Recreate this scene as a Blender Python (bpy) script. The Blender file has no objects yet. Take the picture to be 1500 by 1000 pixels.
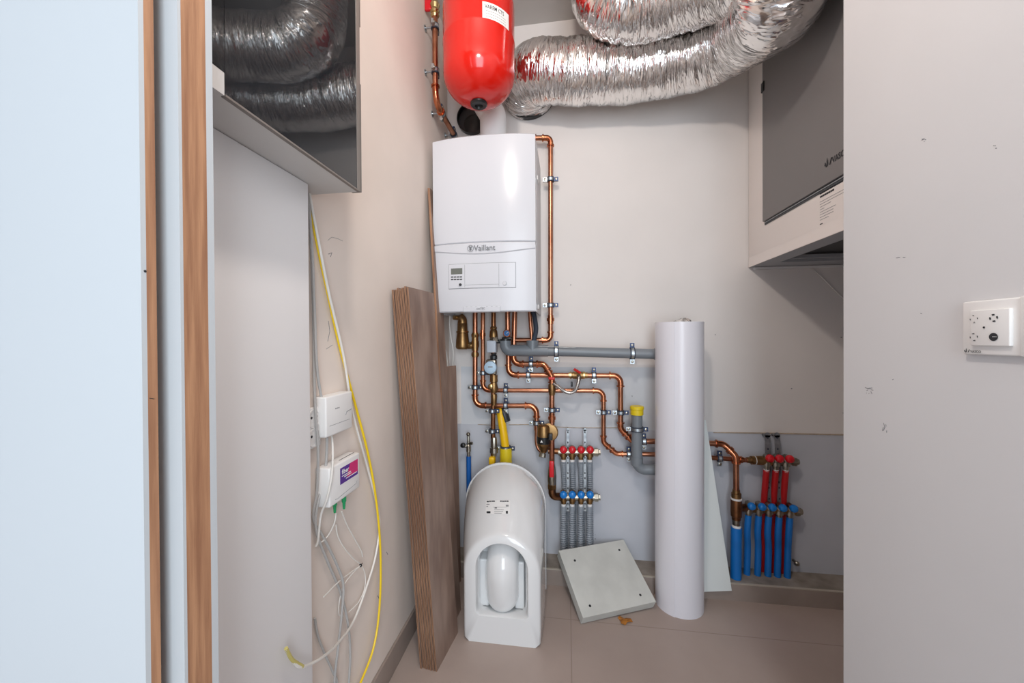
import bpy, math, random
from mathutils import Vector, Matrix, noise as mnoise
random.seed(7)
C = bpy.context.scene.collection
V = Vector
PI = math.pi

# ------------------------------------------------------------------ camera
F = 560.0
H = 1.073
PSI = math.radians(8.17)
CAM = V((0, 0, H))
MR = (Matrix.Rotation(PSI, 3, 'Z') @ Matrix.Rotation(PI/2 - 0.0066, 3, 'X')
      @ Matrix.Rotation(-0.0057, 3, 'Z'))
cd = bpy.data.cameras.new('camera')
cam = bpy.data.objects.new('camera', cd)
C.objects.link(cam)
cd.sensor_width = 36.0
cd.lens = 36.0 * F / 1500.0
cd.clip_start = 0.02
cam.matrix_world = Matrix.Translation(CAM) @ MR.to_4x4()
bpy.context.scene.camera = cam


def ray(px, py):
    return MR @ V(((px - 750) / F, -(py - 500) / F, -1.0))


def PY(px, py, y):
    d = ray(px, py)
    return CAM + d * ((y - CAM.y) / d.y)


def PX(px, py, x):
    d = ray(px, py)
    return CAM + d * ((x - CAM.x) / d.x)


def PZ(px, py, z):
    d = ray(px, py)
    return CAM + d * ((z - CAM.z) / d.z)


YB = 1.79           # back wall
XL = -0.565         # left wall
XR = 0.605          # wall at the right, in front
XU = 0.78           # front of the ventilation unit
ZC = 2.54           # ceiling


def B(px, py, off=0.055):
    return PY(px, py, YB - off)


# ------------------------------------------------------------------ materials
def lin(c):
    c = c / 255.0
    return c / 12.92 if c <= 0.04045 else ((c + 0.055) / 1.055) ** 2.4


def rgb(r, g, b):
    return (lin(r), lin(g), lin(b), 1.0)


def mat(name, col, metal=0.0, rough=0.5, nscale=0, namt=0.0, col2=None, bump=0.0, bscale=80,
        stretch=(1, 1, 1), spec=0.5, coat=0.0, trans=0.0, detail=4.0):
    m = bpy.data.materials.new(name)
    m.use_nodes = True
    nt = m.node_tree
    b = nt.nodes['Principled BSDF']
    b.inputs['Base Color'].default_value = rgb(*col)
    b.inputs['Metallic'].default_value = metal
    b.inputs['Roughness'].default_value = rough
    b.inputs['Specular IOR Level'].default_value = spec
    b.inputs['Coat Weight'].default_value = coat
    b.inputs['Coat Roughness'].default_value = 0.08
    b.inputs['Transmission Weight'].default_value = trans
    tc = mp = None
    if nscale or bump:
        tc = nt.nodes.new('ShaderNodeTexCoord')
        mp = nt.nodes.new('ShaderNodeMapping')
        mp.inputs['Scale'].default_value = stretch
        nt.links.new(tc.outputs['Object'], mp.inputs['Vector'])
    if nscale:
        n = nt.nodes.new('ShaderNodeTexNoise')
        n.inputs['Scale'].default_value = nscale
        n.inputs['Detail'].default_value = detail
        nt.links.new(mp.outputs['Vector'], n.inputs['Vector'])
        cr = nt.nodes.new('ShaderNodeValToRGB')
        if col2 is None:
            col2 = tuple(max(0, c * (1 - namt)) for c in col)
        cr.color_ramp.elements[0].color = rgb(*col2)
        cr.color_ramp.elements[0].position = 0.34
        cr.color_ramp.elements[1].color = rgb(*col)
        cr.color_ramp.elements[1].position = 0.66
        nt.links.new(n.outputs['Fac'], cr.inputs['Fac'])
        nt.links.new(cr.outputs['Color'], b.inputs['Base Color'])
    if bump:
        n2 = nt.nodes.new('ShaderNodeTexNoise')
        n2.inputs['Scale'].default_value = bscale
        n2.inputs['Detail'].default_value = 5
        nt.links.new(mp.outputs['Vector'], n2.inputs['Vector'])
        bp = nt.nodes.new('ShaderNodeBump')
        bp.inputs['Strength'].default_value = bump
        bp.inputs['Distance'].default_value = 0.002
        nt.links.new(n2.outputs['Fac'], bp.inputs['Height'])
        nt.links.new(bp.outputs['Normal'], b.inputs['Normal'])
    return m


M = {}
M['wall'] = mat('painted plaster', (228, 222, 218), rough=0.85, nscale=2.2, namt=0.03, bump=0.12, bscale=55)
M['wall_left'] = mat('painted plaster left', (230, 217, 207), rough=0.85, nscale=2.6, namt=0.045, bump=0.12, bscale=55)
M['wall_low'] = mat('bare smooth plaster', (198, 200, 207), rough=0.8, nscale=3.2, namt=0.05, bump=0.1, bscale=40)
M['wall_patch'] = mat('filled plaster', (210, 212, 216), rough=0.8, nscale=3.0, namt=0.06, bump=0.1, bscale=40)
M['wall_right'] = mat('painted board', (216, 215, 216), rough=0.8, nscale=1.6, namt=0.03, bump=0.08, bscale=60)
M['ceiling'] = mat('ceiling paint', (196, 192, 188), rough=0.9)
M['white_panel'] = mat('white laminate', (226, 224, 224), rough=0.45)
M['door_white'] = mat('door white', (188, 192, 195), rough=0.5)
M['jamb_wood'] = mat('raw jamb wood', (178, 132, 98), rough=0.65, nscale=9, col2=(146, 102, 74), stretch=(14, 14, 0.8), bump=0.2, bscale=30, detail=7)
M['plank_face'] = mat('laminate oak', (152, 128, 114), rough=0.5, nscale=7, col2=(122, 98, 86), stretch=(9, 3, 0.55), bump=0.1, bscale=30, detail=7)
M['plank_core'] = mat('fibreboard core', (172, 132, 104), rough=0.85, nscale=9, col2=(132, 96, 74), stretch=(7, 7, .35))
M['concrete'] = mat('screed', (158, 148, 138), rough=0.9, nscale=14, col2=(128, 119, 110), bump=0.4, bscale=60)
M['skirting'] = mat('tile skirting', (160, 145, 136), rough=0.5, nscale=5, namt=0.1)
M['grout'] = mat('grout edge', (184, 174, 160), rough=0.9)
M['boiler'] = mat('boiler white enamel', (206, 207, 212), rough=0.2, spec=0.28)
M['boiler_side'] = mat('boiler casing', (204, 206, 210), rough=0.4)
M['panel_line'] = mat('panel gap', (120, 122, 126), rough=0.6)
M['grey_print'] = mat('grey lettering', (105, 107, 110), rough=0.5)
M['lcd'] = mat('display glass', (106, 110, 104), rough=0.15)
M['dark'] = mat('dark plastic', (40, 42, 46), rough=0.4)
M['black'] = mat('black plastic', (22, 22, 24), rough=0.35)
M['rubber'] = mat('rubber', (52, 58, 72), rough=0.7)
M['navy'] = mat('clamp lug steel', (60, 74, 104), metal=0.7, rough=0.4)
M['red_tank'] = mat('red enamel', (208, 26, 14), rough=0.16, coat=0.2)
M['paper'] = mat('label paper', (232, 230, 228), rough=0.6)
M['print'] = mat('black print', (38, 38, 42), rough=0.7)
M['print_mid'] = mat('grey print', (140, 140, 142), rough=0.7)
M['copper'] = mat('copper', (202, 142, 112), metal=1.0, rough=0.28, nscale=16, col2=(164, 108, 82), bump=0.05, bscale=60)
M['copper_fit'] = mat('copper fitting', (214, 138, 100), metal=1.0, rough=0.2, nscale=30, col2=(176, 106, 74))
M['copper_dark'] = mat('tarnished copper', (160, 112, 78), metal=1.0, rough=0.34, nscale=18, col2=(124, 84, 58))
M['brass'] = mat('brass', (170, 136, 92), metal=1.0, rough=0.38, nscale=20, col2=(138, 106, 70))
M['brass_bright'] = mat('bright brass', (214, 190, 140), metal=1.0, rough=0.25, nscale=25, col2=(180, 150, 100))
M['nickel'] = mat('nickel', (178, 172, 160), metal=1.0, rough=0.3, nscale=25, col2=(140, 134, 122))
M['zinc'] = mat('galvanised steel', (204, 212, 216), metal=1.0, rough=0.36, nscale=40, col2=(160, 168, 174))
M['zinc_dull'] = mat('dull zinc strap', (150, 152, 156), metal=0.6, rough=0.5, nscale=40, namt=0.15)
M['pvc'] = mat('grey drain plastic', (124, 130, 136), rough=0.35, nscale=6, namt=0.06)
M['corr_grey'] = mat('grey corrugated plastic', (152, 158, 166), rough=0.5, nscale=18, namt=0.12)
M['red'] = mat('red plastic', (206, 22, 36), rough=0.25)
M['red_lever'] = mat('red lever coating', (200, 40, 36), rough=0.4)
M['red_pipe'] = mat('red hose', (190, 22, 28), rough=0.45)
M['blue'] = mat('blue knob', (22, 122, 204), rough=0.25)
M['blue_pipe'] = mat('blue sleeve', (20, 120, 206), rough=0.42, nscale=10, namt=0.08)
M['blue_deep'] = mat('deep blue sleeve', (18, 92, 170), rough=0.4)
M['yellow'] = mat('yellow hose', (240, 190, 10), rough=0.4)
M['yellow_cap'] = mat('yellow cap', (222, 196, 30), rough=0.4)
M['yellow_cable'] = mat('yellow sheath', (240, 204, 30), rough=0.4)
M['white_cable'] = mat('white sheath', (226, 222, 216), rough=0.45)
M['grey_cable'] = mat('grey sheath', (176, 174, 172), rough=0.5)
M['sheath_yellowed'] = mat('yellowed sheath', (196, 184, 110), rough=0.5)
M['green'] = mat('green connector', (34, 150, 92), rough=0.4)
M['white_plastic'] = mat('white plastic', (232, 230, 228), rough=0.4)
M['flue'] = mat('flue white', (226, 226, 226), rough=0.4)
M['tube_white'] = mat('white roll', (226, 224, 230), rough=0.3, coat=0.1)
M['sheet'] = mat('white sheet', (222, 226, 224), rough=0.6)
M['plate'] = mat('cement board', (206, 206, 200), rough=0.75, nscale=12, namt=0.05, bump=0.15, bscale=60)
M['ceramic'] = mat('glazed ceramic', (226, 226, 226), rough=0.1, coat=0.5)
M['leaf'] = mat('dry leaf', (190, 120, 40), rough=0.7, nscale=40, namt=0.3)
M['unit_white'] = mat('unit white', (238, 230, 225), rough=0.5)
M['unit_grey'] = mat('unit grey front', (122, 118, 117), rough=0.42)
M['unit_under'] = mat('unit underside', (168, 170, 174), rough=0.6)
M['cab_white'] = mat('cabinet white', (206, 204, 202), rough=0.5)
M['cab_frame'] = mat('cabinet frame grey', (120, 112, 106), rough=0.4)
M['smoked'] = mat('smoked glass', (42, 44, 48), rough=0.015, spec=0.7, trans=0.4, coat=0.3)
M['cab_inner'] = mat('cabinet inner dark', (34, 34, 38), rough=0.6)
M['grime'] = mat('scuff grey', (120, 120, 124), rough=0.9)
M['filler'] = mat('filler tan', (190, 172, 152), rough=0.9, nscale=40, namt=0.15)
M['purple'] = mat('purple print', (84, 40, 140), rough=0.5)
M['magenta'] = mat('magenta print', (204, 40, 110), rough=0.5)
M['white_print'] = mat('white print', (245, 245, 245), rough=0.5)
M['water_blue'] = mat('valve cap pale blue', (176, 202, 222), rough=0.4)
M['valve_grey'] = mat('valve body grey', (196, 202, 212), rough=0.4)
M['gauge_blue'] = mat('gauge face', (50, 110, 170), rough=0.3)

# brick-like tile floor
mf = bpy.data.materials.new('floor tiles')
mf.use_nodes = True
nt = mf.node_tree
bs = nt.nodes['Principled BSDF']
tc = nt.nodes.new('ShaderNodeTexCoord')
mp = nt.nodes.new('ShaderNodeMapping')
mp.inputs['Location'].default_value = (-0.010, 0.03, 0)
br = nt.nodes.new('ShaderNodeTexBrick')
br.offset = 0.0
br.inputs['Scale'].default_value = 1.0
br.inputs['Brick Width'].default_value = 1.2
br.inputs['Row Height'].default_value = 0.75
br.inputs['Mortar Size'].default_value = 0.0018
br.inputs['Mortar'].default_value = rgb(150, 134, 124)
no = nt.nodes.new('ShaderNodeTexNoise')
no.inputs['Scale'].default_value = 3.0
no.inputs['Detail'].default_value = 8
cr = nt.nodes.new('ShaderNodeValToRGB')
cr.color_ramp.elements[0].color = rgb(164, 147, 138)
cr.color_ramp.elements[0].position = 0.3
cr.color_ramp.elements[1].color = rgb(177, 160, 151)
cr.color_ramp.elements[1].position = 0.7
nt.links.new(tc.outputs['Object'], mp.inputs['Vector'])
nt.links.new(mp.outputs['Vector'], br.inputs['Vector'])
nt.links.new(tc.outputs['Object'], no.inputs['Vector'])
nt.links.new(no.outputs['Fac'], cr.inputs['Fac'])
nt.links.new(cr.outputs['Color'], br.inputs['Color1'])
nt.links.new(cr.outputs['Color'], br.inputs['Color2'])
nt.links.new(br.outputs['Color'], bs.inputs['Base Color'])
bs.inputs['Roughness'].default_value = 0.42
M['floor'] = mf

# crinkled foil
mfo = bpy.data.materials.new('crinkled foil')
mfo.use_nodes = True
nt = mfo.node_tree
bs = nt.nodes['Principled BSDF']
bs.inputs['Base Color'].default_value = rgb(240, 238, 236)
bs.inputs['Metallic'].default_value = 1.0
bs.inputs['Roughness'].default_value = 0.15
tc = nt.nodes.new('ShaderNodeTexCoord')
mp = nt.nodes.new('ShaderNodeMapping')
mp.inputs['Scale'].default_value = (115, 13, 1)
mp.inputs['Rotation'].default_value = (0, 0, 0.12)
n1 = nt.nodes.new('ShaderNodeTexNoise')
n1.noise_type = 'RIDGED_MULTIFRACTAL'
n1.inputs['Scale'].default_value = 1.0
n1.inputs['Detail'].default_value = 3
n1.inputs['Distortion'].default_value = 1.2
n2 = nt.nodes.new('ShaderNodeTexNoise')
n2.inputs['Scale'].default_value = 0.35
n2.inputs['Detail'].default_value = 3
n2.inputs['Distortion'].default_value = 0.5
ad = nt.nodes.new('ShaderNodeMath')
ad.operation = 'MULTIPLY_ADD'
ad.inputs[1].default_value = 0.35
bp = nt.nodes.new('ShaderNodeBump')
bp.inputs['Strength'].default_value = 1.0
bp.inputs['Distance'].default_value = 0.016
nt.links.new(tc.outputs['UV'], mp.inputs['Vector'])
nt.links.new(mp.outputs['Vector'], n1.inputs['Vector'])
nt.links.new(mp.outputs['Vector'], n2.inputs['Vector'])
nt.links.new(n1.outputs['Fac'], ad.inputs[0])
nt.links.new(n2.outputs['Fac'], ad.inputs[2])
nt.links.new(ad.outputs['Value'], bp.inputs['Height'])
nt.links.new(bp.outputs['Normal'], bs.inputs['Normal'])
M['foil'] = mfo

# braided steel
mb_ = bpy.data.materials.new('braided steel')
mb_.use_nodes = True
nt = mb_.node_tree
bs = nt.nodes['Principled BSDF']
bs.inputs['Metallic'].default_value = 0.8
bs.inputs['Roughness'].default_value = 0.35
tc = nt.nodes.new('ShaderNodeTexCoord')
mp = nt.nodes.new('ShaderNodeMapping')
mp.inputs['Scale'].default_value = (220, 5, 1)
mp.inputs['Rotation'].default_value = (0, 0, 0.7)
ck = nt.nodes.new('ShaderNodeTexChecker')
ck.inputs['Scale'].default_value = 1.0
ck.inputs['Color1'].default_value = rgb(214, 208, 202)
ck.inputs['Color2'].default_value = rgb(120, 112, 108)
nt.links.new(tc.outputs['UV'], mp.inputs['Vector'])
nt.links.new(mp.outputs['Vector'], ck.inputs['Vector'])
nt.links.new(ck.outputs['Color'], bs.inputs['Base Color'])
M['braid'] = mb_


# ------------------------------------------------------------------ mesh builder
def frame(a):
    a = a.normalized()
    u = V((0, 0, 1)) if abs(a.z) < 0.9 else V((1, 0, 0))
    x = u.cross(a).normalized()
    return x, a.cross(x).normalized()


class MB:
    def __init__(s, m='wall', ang=29):
        s.v, s.f, s.mi, s.uv, s.mats, s.ang = [], [], [], [], [m], ang

    def add(s, vs, fs, mi=0, uvs=None):
        o = len(s.v)
        s.v += [V(p) for p in vs]
        for i, f in enumerate(fs):
            s.f.append([o + k for k in f])
            s.mi.append(mi)
            s.uv.append(uvs[i] if uvs else [(0, 0)] * len(f))
        return s

    def hexa(s, p, mis=(0,) * 6):
        # p: 8 points, bottom ring 0-3 then top ring 4-7
        o = len(s.v)
        s.v += [V(q) for q in p]
        for f, m_ in zip([(3, 2, 1, 0), (4, 5, 6, 7), (0, 1, 5, 4), (1, 2, 6, 5), (2, 3, 7, 6), (3, 0, 4, 7)], mis):
            s.f.append([o + k for k in f])
            s.mi.append(m_)
            s.uv.append([(0, 0)] * 4)
        return s

    def box(s, a, b, mis=(0,) * 6):
        x0, x1 = sorted((a[0], b[0]))
        y0, y1 = sorted((a[1], b[1]))
        z0, z1 = sorted((a[2], b[2]))
        return s.hexa([(x0, y0, z0), (x1, y0, z0), (x1, y1, z0), (x0, y1, z0),
                       (x0, y0, z1), (x1, y0, z1), (x1, y1, z1), (x0, y1, z1)], mis)

    def rbox(s, a, b, r=0.004):
        """box with chamfered edges"""
        import bmesh
        bm = bmesh.new()
        c = (V(a) + V(b)) / 2
        d = V([abs(b[i] - a[i]) for i in range(3)])
        bmesh.ops.create_cube(bm, size=1.0)
        for q in bm.verts:
            q.co = V((q.co.x * d.x, q.co.y * d.y, q.co.z * d.z)) + c
        bmesh.ops.bevel(bm, geom=list(bm.edges), offset=min(r, min(d) * 0.45), segments=3, affect='EDGES', profile=0.5)
        bm.verts.index_update()
        s.add([q.co.copy() for q in bm.verts], [[q.index for q in f.verts] for f in bm.faces])
        bm.free()
        return s

    def obox(s, o, ex, ey, ez, mis=(0,) * 6):
        o, ex, ey, ez = V(o), V(ex), V(ey), V(ez)
        return s.hexa([o, o + ex, o + ex + ey, o + ey, o + ez, o + ex + ez, o + ex + ey + ez, o + ey + ez], mis)

    def tube(s, pts, r, n=16, caps=True, uv=False, mi=0, rf=None):
        pts = [V(p) for p in pts]
        q = [pts[0]]
        for p in pts[1:]:
            if (p - q[-1]).length > 1e-6:
                q.append(p)
        pts = q
        m_ = len(pts)
        rs = r if isinstance(r, (list, tuple)) else [r] * m_
        T = []
        for i in range(m_):
            t = pts[min(i + 1, m_ - 1)] - pts[max(i - 1, 0)]
            T.append(t.normalized())
        x, y = frame(T[0])
        vs, fs, uvs = [], [], []
        L = 0.0
        Ls = []
        for i in range(m_):
            if i:
                ax = T[i - 1].cross(T[i])
                if ax.length > 1e-9:
                    R = Matrix.Rotation(T[i - 1].angle(T[i]), 3, ax.normalized())
                    x = R @ x
                x = (x - T[i] * x.dot(T[i])).normalized()
                L += (pts[i] - pts[i - 1]).length
            Ls.append(L)
            y = T[i].cross(x)
            for k in range(n):
                a = 2 * PI * k / n
                rr = rs[i] if rf is None else rs[i] + rf(L, a)
                vs.append(pts[i] + (x * math.cos(a) + y * math.sin(a)) * rr)
        for i in range(m_ - 1):
            for k in range(n):
                k2 = (k + 1) % n
                fs.append((i * n + k, i * n + k2, (i + 1) * n + k2, (i + 1) * n + k))
                uvs.append([(Ls[i], k / n), (Ls[i], (k + 1) / n), (Ls[i + 1], (k + 1) / n), (Ls[i + 1], k / n)])
        if caps:
            fs.append(tuple(range(n - 1, -1, -1)))
            uvs.append([(0, 0)] * n)
            fs.append(tuple((m_ - 1) * n + k for k in range(n)))
            uvs.append([(0, 0)] * n)
        return s.add(vs, fs, mi, uvs)

    def cyl(s, a, b, r, n=20, mi=0):
        return s.tube([a, b], r, n, mi=mi)

    def lathe(s, c, axis, prof, n=24):
        """prof: (distance along axis, radius)"""
        c, a = V(c), V(axis).normalized()
        x, y = frame(a)
        vs, fs = [], []
        for (h, r) in prof:
            for k in range(n):
                t = 2 * PI * k / n
                vs.append(c + a * h + (x * math.cos(t) + y * math.sin(t)) * max(r, 1e-5))
        for i in range(len(prof) - 1):
            for k in range(n):
                k2 = (k + 1) % n
                fs.append((i * n + k, i * n + k2, (i + 1) * n + k2, (i + 1) * n + k))
        fs.append(tuple(range(n - 1, -1, -1)))
        fs.append(tuple((len(prof) - 1) * n + k for k in range(n)))
        return s.add(vs, fs)

    def ball(s, c, r, ax=(0, 0, 1), sq=1.0, n=16):
        prof = [(-r * sq * math.cos(PI * i / 10), r * math.sin(PI * i / 10)) for i in range(11)]
        return s.lathe(c, ax, prof, n)

    def ring(s, c, axis, r0, r1, w, n=24):
        """flat band (r0 inner, r1 outer), width w along axis"""
        c, a = V(c), V(axis).normalized()
        x, y = frame(a)
        vs, fs = [], []
        for (h, r) in ((-w / 2, r0), (-w / 2, r1), (w / 2, r1), (w / 2, r0)):
            for k in range(n):
                t = 2 * PI * k / n
                vs.append(c + a * h + (x * math.cos(t) + y * math.sin(t)) * r)
        for i in range(4):
            j = (i + 1) % 4
            for k in range(n):
                k2 = (k + 1) % n
                fs.append((i * n + k, i * n + k2, j * n + k2, j * n + k))
        return s.add(vs, fs)

    def prism(s, pts, d, mis=(0, 0, 0)):
        """polygon pts (world) extruded by vector d"""
        pts = [V(p) for p in pts]
        n = len(pts)
        d = V(d)
        o = len(s.v)
        s.v += pts + [p + d for p in pts]
        fs = [(list(range(n - 1, -1, -1)), mis[0]), (list(range(n, 2 * n)), mis[1])]
        for k in range(n):
            fs.append(([k, (k + 1) % n, n + (k + 1) % n, n + k], mis[2]))
        for f, m_ in fs:
            s.f.append([o + q for q in f])
            s.mi.append(m_)
            s.uv.append([(0, 0)] * len(f))
        return s

    def text(s, t, size, o, ex, ey, depth=0.0006, bold=0.0, squash=1.0):
        cu = bpy.data.curves.new('t', 'FONT')
        cu.body = t
        cu.size = 1.0
        cu.resolution_u = 2
        cu.offset = bold
        cu.extrude = 0.0
        ob = bpy.data.objects.new('t', cu)
        C.objects.link(ob)
        dg = bpy.context.evaluated_depsgraph_get()
        me = bpy.data.meshes.new_from_object(ob.evaluated_get(dg))
        ex, ey, o = V(ex).normalized(), V(ey).normalized(), V(o)
        nrm = ex.cross(ey).normalized()
        vs = [o + ex * (q.co.x * size * squash) + ey * (q.co.y * size) + nrm * depth for q in me.vertices]
        s.add(vs, [list(p.vertices) for p in me.polygons])
        bpy.data.objects.remove(ob)
        bpy.data.curves.remove(cu)
        bpy.data.meshes.remove(me)
        return s

    def obj(s, name, origin=V((0, 0, 0)), parent=None):
        me = bpy.data.meshes.new(name)
        me.from_pydata([p - origin for p in s.v], [], s.f)
        for m_ in s.mats:
            me.materials.append(M[m_])
        me.polygons.foreach_set('material_index', s.mi)
        me.polygons.foreach_set('use_smooth', [True] * len(s.f))
        ul = me.uv_layers.new(name='uv')
        flat = []
        for u in s.uv:
            for q in u:
                flat += [q[0], q[1]]
        ul.data.foreach_set('uv', flat)
        me.update()
        me.set_sharp_from_angle(angle=math.radians(s.ang))
        o = bpy.data.objects.new(name, me)
        C.objects.link(o)
        if parent:
            o.parent = parent
        else:
            o.location = origin
        return o


class Thing:
    def __init__(s, name, label, cat, group=None, base=None):
        s.name, s.label, s.cat, s.group, s.base, s.parts = name, label, cat, group, base, []

    def part(s, name, m='wall', label=None, of=None, ang=29, stuff=False):
        b = MB(m, ang)
        s.parts.append((name, b, label, of, stuff))
        return b

    def done(s):
        zs = [p for (_, b, _, _, _) in s.parts for p in b.v]
        if s.base is None:
            mn = V([min(p[i] for p in zs) for i in range(3)])
            mx = V([max(p[i] for p in zs) for i in range(3)])
            s.base = V(((mn.x + mx.x) / 2, (mn.y + mx.y) / 2, mn.z))
        if len(s.parts) == 1:
            root = s.parts[0][1].obj(s.name, s.base)
        else:
            root = bpy.data.objects.new(s.name, None)
            root.empty_display_size = 0.02
            C.objects.link(root)
            root.location = s.base
            mp_ = {}
            for (n, b, l, of, st) in s.parts:
                o = b.obj(n, s.base, mp_.get(id(of), root) if of else root)
                if l:
                    o['label'] = l
                if st:
                    o['kind'] = 'stuff'
                mp_[id(b)] = o
        root['label'] = s.label
        root['category'] = s.cat
        if s.group:
            root['group'] = s.group
        s.root = root
        return root


def struct(name, b, label=None, parent=None):
    o = b.obj(name, parent=parent)
    if not parent:
        o['kind'] = 'structure'
    if label:
        o['label'] = label
    return o


def fillet(pts, R, n=8):
    """rounded polyline; returns points and the list of arcs"""
    pts = [V(p) for p in pts]
    out, arcs = [pts[0]], []
    for i in range(1, len(pts) - 1):
        a, b, c = pts[i - 1], pts[i], pts[i + 1]
        d0, d1 = (a - b), (c - b)
        ang = d0.angle(d1)
        if ang > PI - 0.06:
            out.append(b)
            continue
        t = min(R / math.tan(ang / 2), d0.length * 0.48, d1.length * 0.48)
        rr = t * math.tan(ang / 2)
        d0n, d1n = d0.normalized(), d1.normalized()
        cen = b + (d0n + d1n).normalized() * (rr / math.sin(ang / 2))
        s0, s1 = b + d0n * t - cen, b + d1n * t - cen
        ax = s0.cross(s1).normalized()
        tot = s0.angle(s1)
        arc = [cen + Matrix.Rotation(tot * k / n, 3, ax) @ s0 for k in range(n + 1)]
        out += arc
        arcs.append((arc, d0n, d1n))
    out.append(pts[-1])
    return out, arcs


def smooth(pts, n=10):
    """Catmull-Rom through points"""
    pts = [V(p) for p in pts]
    P = [pts[0] * 2 - pts[1]] + pts + [pts[-1] * 2 - pts[-2]]
    out = []
    for i in range(1, len(P) - 2):
        p0, p1, p2, p3 = P[i - 1:i + 3]
        for k in range(n):
            t = k / n
            out.append(0.5 * ((2 * p1) + (p2 - p0) * t + (2 * p0 - 5 * p1 + 4 * p2 - p3) * t * t + (3 * p1 - p0 - 3 * p2 + p3) * t ** 3))
    out.append(pts[-1])
    return out


def pipe_parts(t, pts, r, R=0.035, mats=('copper', 'copper_fit'), ext=0.016, n=16):
    path, arcs = fillet(pts, R)
    t.part('pipe', mats[0]).tube(path, r, n)
    for (arc, d0, d1) in arcs:
        e = t.part('elbow', mats[1])
        p = [arc[0] + d0 * ext] + arc + [arc[-1] + d1 * ext]
        e.tube(p, r * 1.13, n)
        for q, d in ((p[0], d0), (p[-1], d1)):
            e.ring(q - d * 0.002, d, r * 0.9, r * 1.5, 0.006, 18)


def coupling(t, c, axis, r, L=0.02, m='brass', name='coupling', hexn=6):
    a = V(axis).normalized()
    c = V(c)
    b = t.part(name, m)
    b.lathe(c, a, [(-L, r * 1.15), (-L * .35, r * 1.15), (-L * .35, r * 1.5), (L * .35, r * 1.5), (L * .35, r * 1.15), (L, r * 1.15)], 18)
    return b


UP = V((0, 0, 1))
RT = V((1, 0, 0))
FR = V((0, -1, 0))

# ================================================================== SETTING
b = MB('floor'); b.box((-1.6, -2.6, -0.1), (1.7, YB + 0.1, 0)); struct('floor', b)
b = MB('ceiling'); b.box((-1.6, -2.6, ZC), (1.7, YB + 0.1, ZC + 0.1)); struct('ceiling', b)

# back wall: painted upper field, thicker bare field below a seam, rough patch above it
b = MB('wall')
b.box((XL - 0.1, YB, 0), (1.35, YB + 0.1, ZC))
wb = struct('wall_back', b)
seamL, seamR = PY(664, 620, YB), PY(1245, 637, YB)
zm = PY(962, 630, YB).z
lowp = MB('wall_low')
lowp.prism([(XL, YB, 0.06), (1.3, YB, 0.06), (1.3, YB, seamR.z - 0.001), (PY(962, 630, YB).x, YB, zm), (XL, YB, seamL.z)], (0, -0.004, 0))
lo = struct('lower_field', lowp, 'bare bluish plaster below the seam', parent=wb)
pm = MB('wall_patch')
p0, p1 = PY(676, 618, YB), PY(961, 538, YB)
pm.box((p0.x, YB - 0.0016, zm - 0.004), (p1.x, YB, p1.z))
struct('filled_patch', pm, 'smoother bluish patch behind the pipes', parent=wb)
sm = MB('filler')
for (xa, ya, xb_, yb_, w) in ((1045, 633.4, 1120, 634.3, 1.2), (1120, 634.3, 1238, 636.8, 1.4), (700, 621.5, 730, 623, .7), (745, 622, 790, 621.5, .8), (812, 625, 850, 626.6, .8), (850, 626.6, 905, 626.3, .9)):
    a, c = PY(xa, ya, YB - .005), PY(xb_, yb_, YB - .005)
    h = w * 0.0017
    sm.hexa([a + V((0, -.001, -h)), c + V((0, -.001, -h)), c + V((0, .005, -h)), a + V((0, .005, -h)),
             a + V((0, -.001, h)), c + V((0, -.001, h)), c + V((0, .005, h)), a + V((0, .005, h))])
struct('seam', sm, 'ragged tan seam line', parent=wb)
hm = MB('grime')
for (px, py, s_) in ((836, 417, .002), (1048, 490, .0016), (1233, 494, .002), (1236, 605, .002), (872, 789, .0022), (872, 783, .0015), (926, 580, .002), (1160, 569, .002)):
    c = PY(px, py, YB - 0.0045)
    hm.cyl(c, c + V((0, .004, 0)), s_, 8)
struct('wall_mark', hm, 'small dark pinholes', parent=wb)

# side walls
b = MB('wall_left'); b.box((XL - 0.1, 0.34, 0), (XL, YB, ZC)); wl = struct('wall_left', b)
mk = MB('grime')
for (pts_, w) in (([(480, 352), (486, 347), (496, 350), (502, 353)], .0005), ([(481, 372), (486, 370), (484, 376)], .0009),
                  ([(481, 470), (483, 485), (480, 500)], .0007), ([(566, 808), (568, 812)], .001), ([(553, 872), (555, 876)], .0012), ([(487, 505), (478, 511)], .0005)):
    mk.tube([PX(x, y, XL) for x, y in pts_], w, 6)
struct('scratch', mk, 'fine dark scratches on the plaster', parent=wl)
b = MB('wall_right'); b.box((XR, -.62, 0), (1.4, 0.94, ZC)); wr = struct('wall_right', b)
mk = MB('grime')
random.seed(3)
for (px, py, w, h, n) in ((1353, 205, 5, 3, 5), (1271, 572, 9, 5, 9), (1296, 626, 4, 8, 5), (1457, 215, 4, 2, 3), (1320, 377, 8, .8, 3), (1307, 555, 2, 4, 2), (1350, 460, 3, 4, 1)):
    for k in range(n):
        a = PX(px + random.uniform(-w, w), py + random.uniform(-h, h), XR)
        c = PX(px + random.uniform(-w, w), py + random.uniform(-h, h), XR)
        c = a + (c - a) * 0.5
        mk.tube([a, c], 0.0006, 5)
struct('scuff', mk, 'small grey scuffs in the paint', parent=wr)
b = MB('wall'); b.box((1.3, 0.94, 0), (1.4, YB + .1, ZC)); struct('wall_niche', b)

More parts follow.
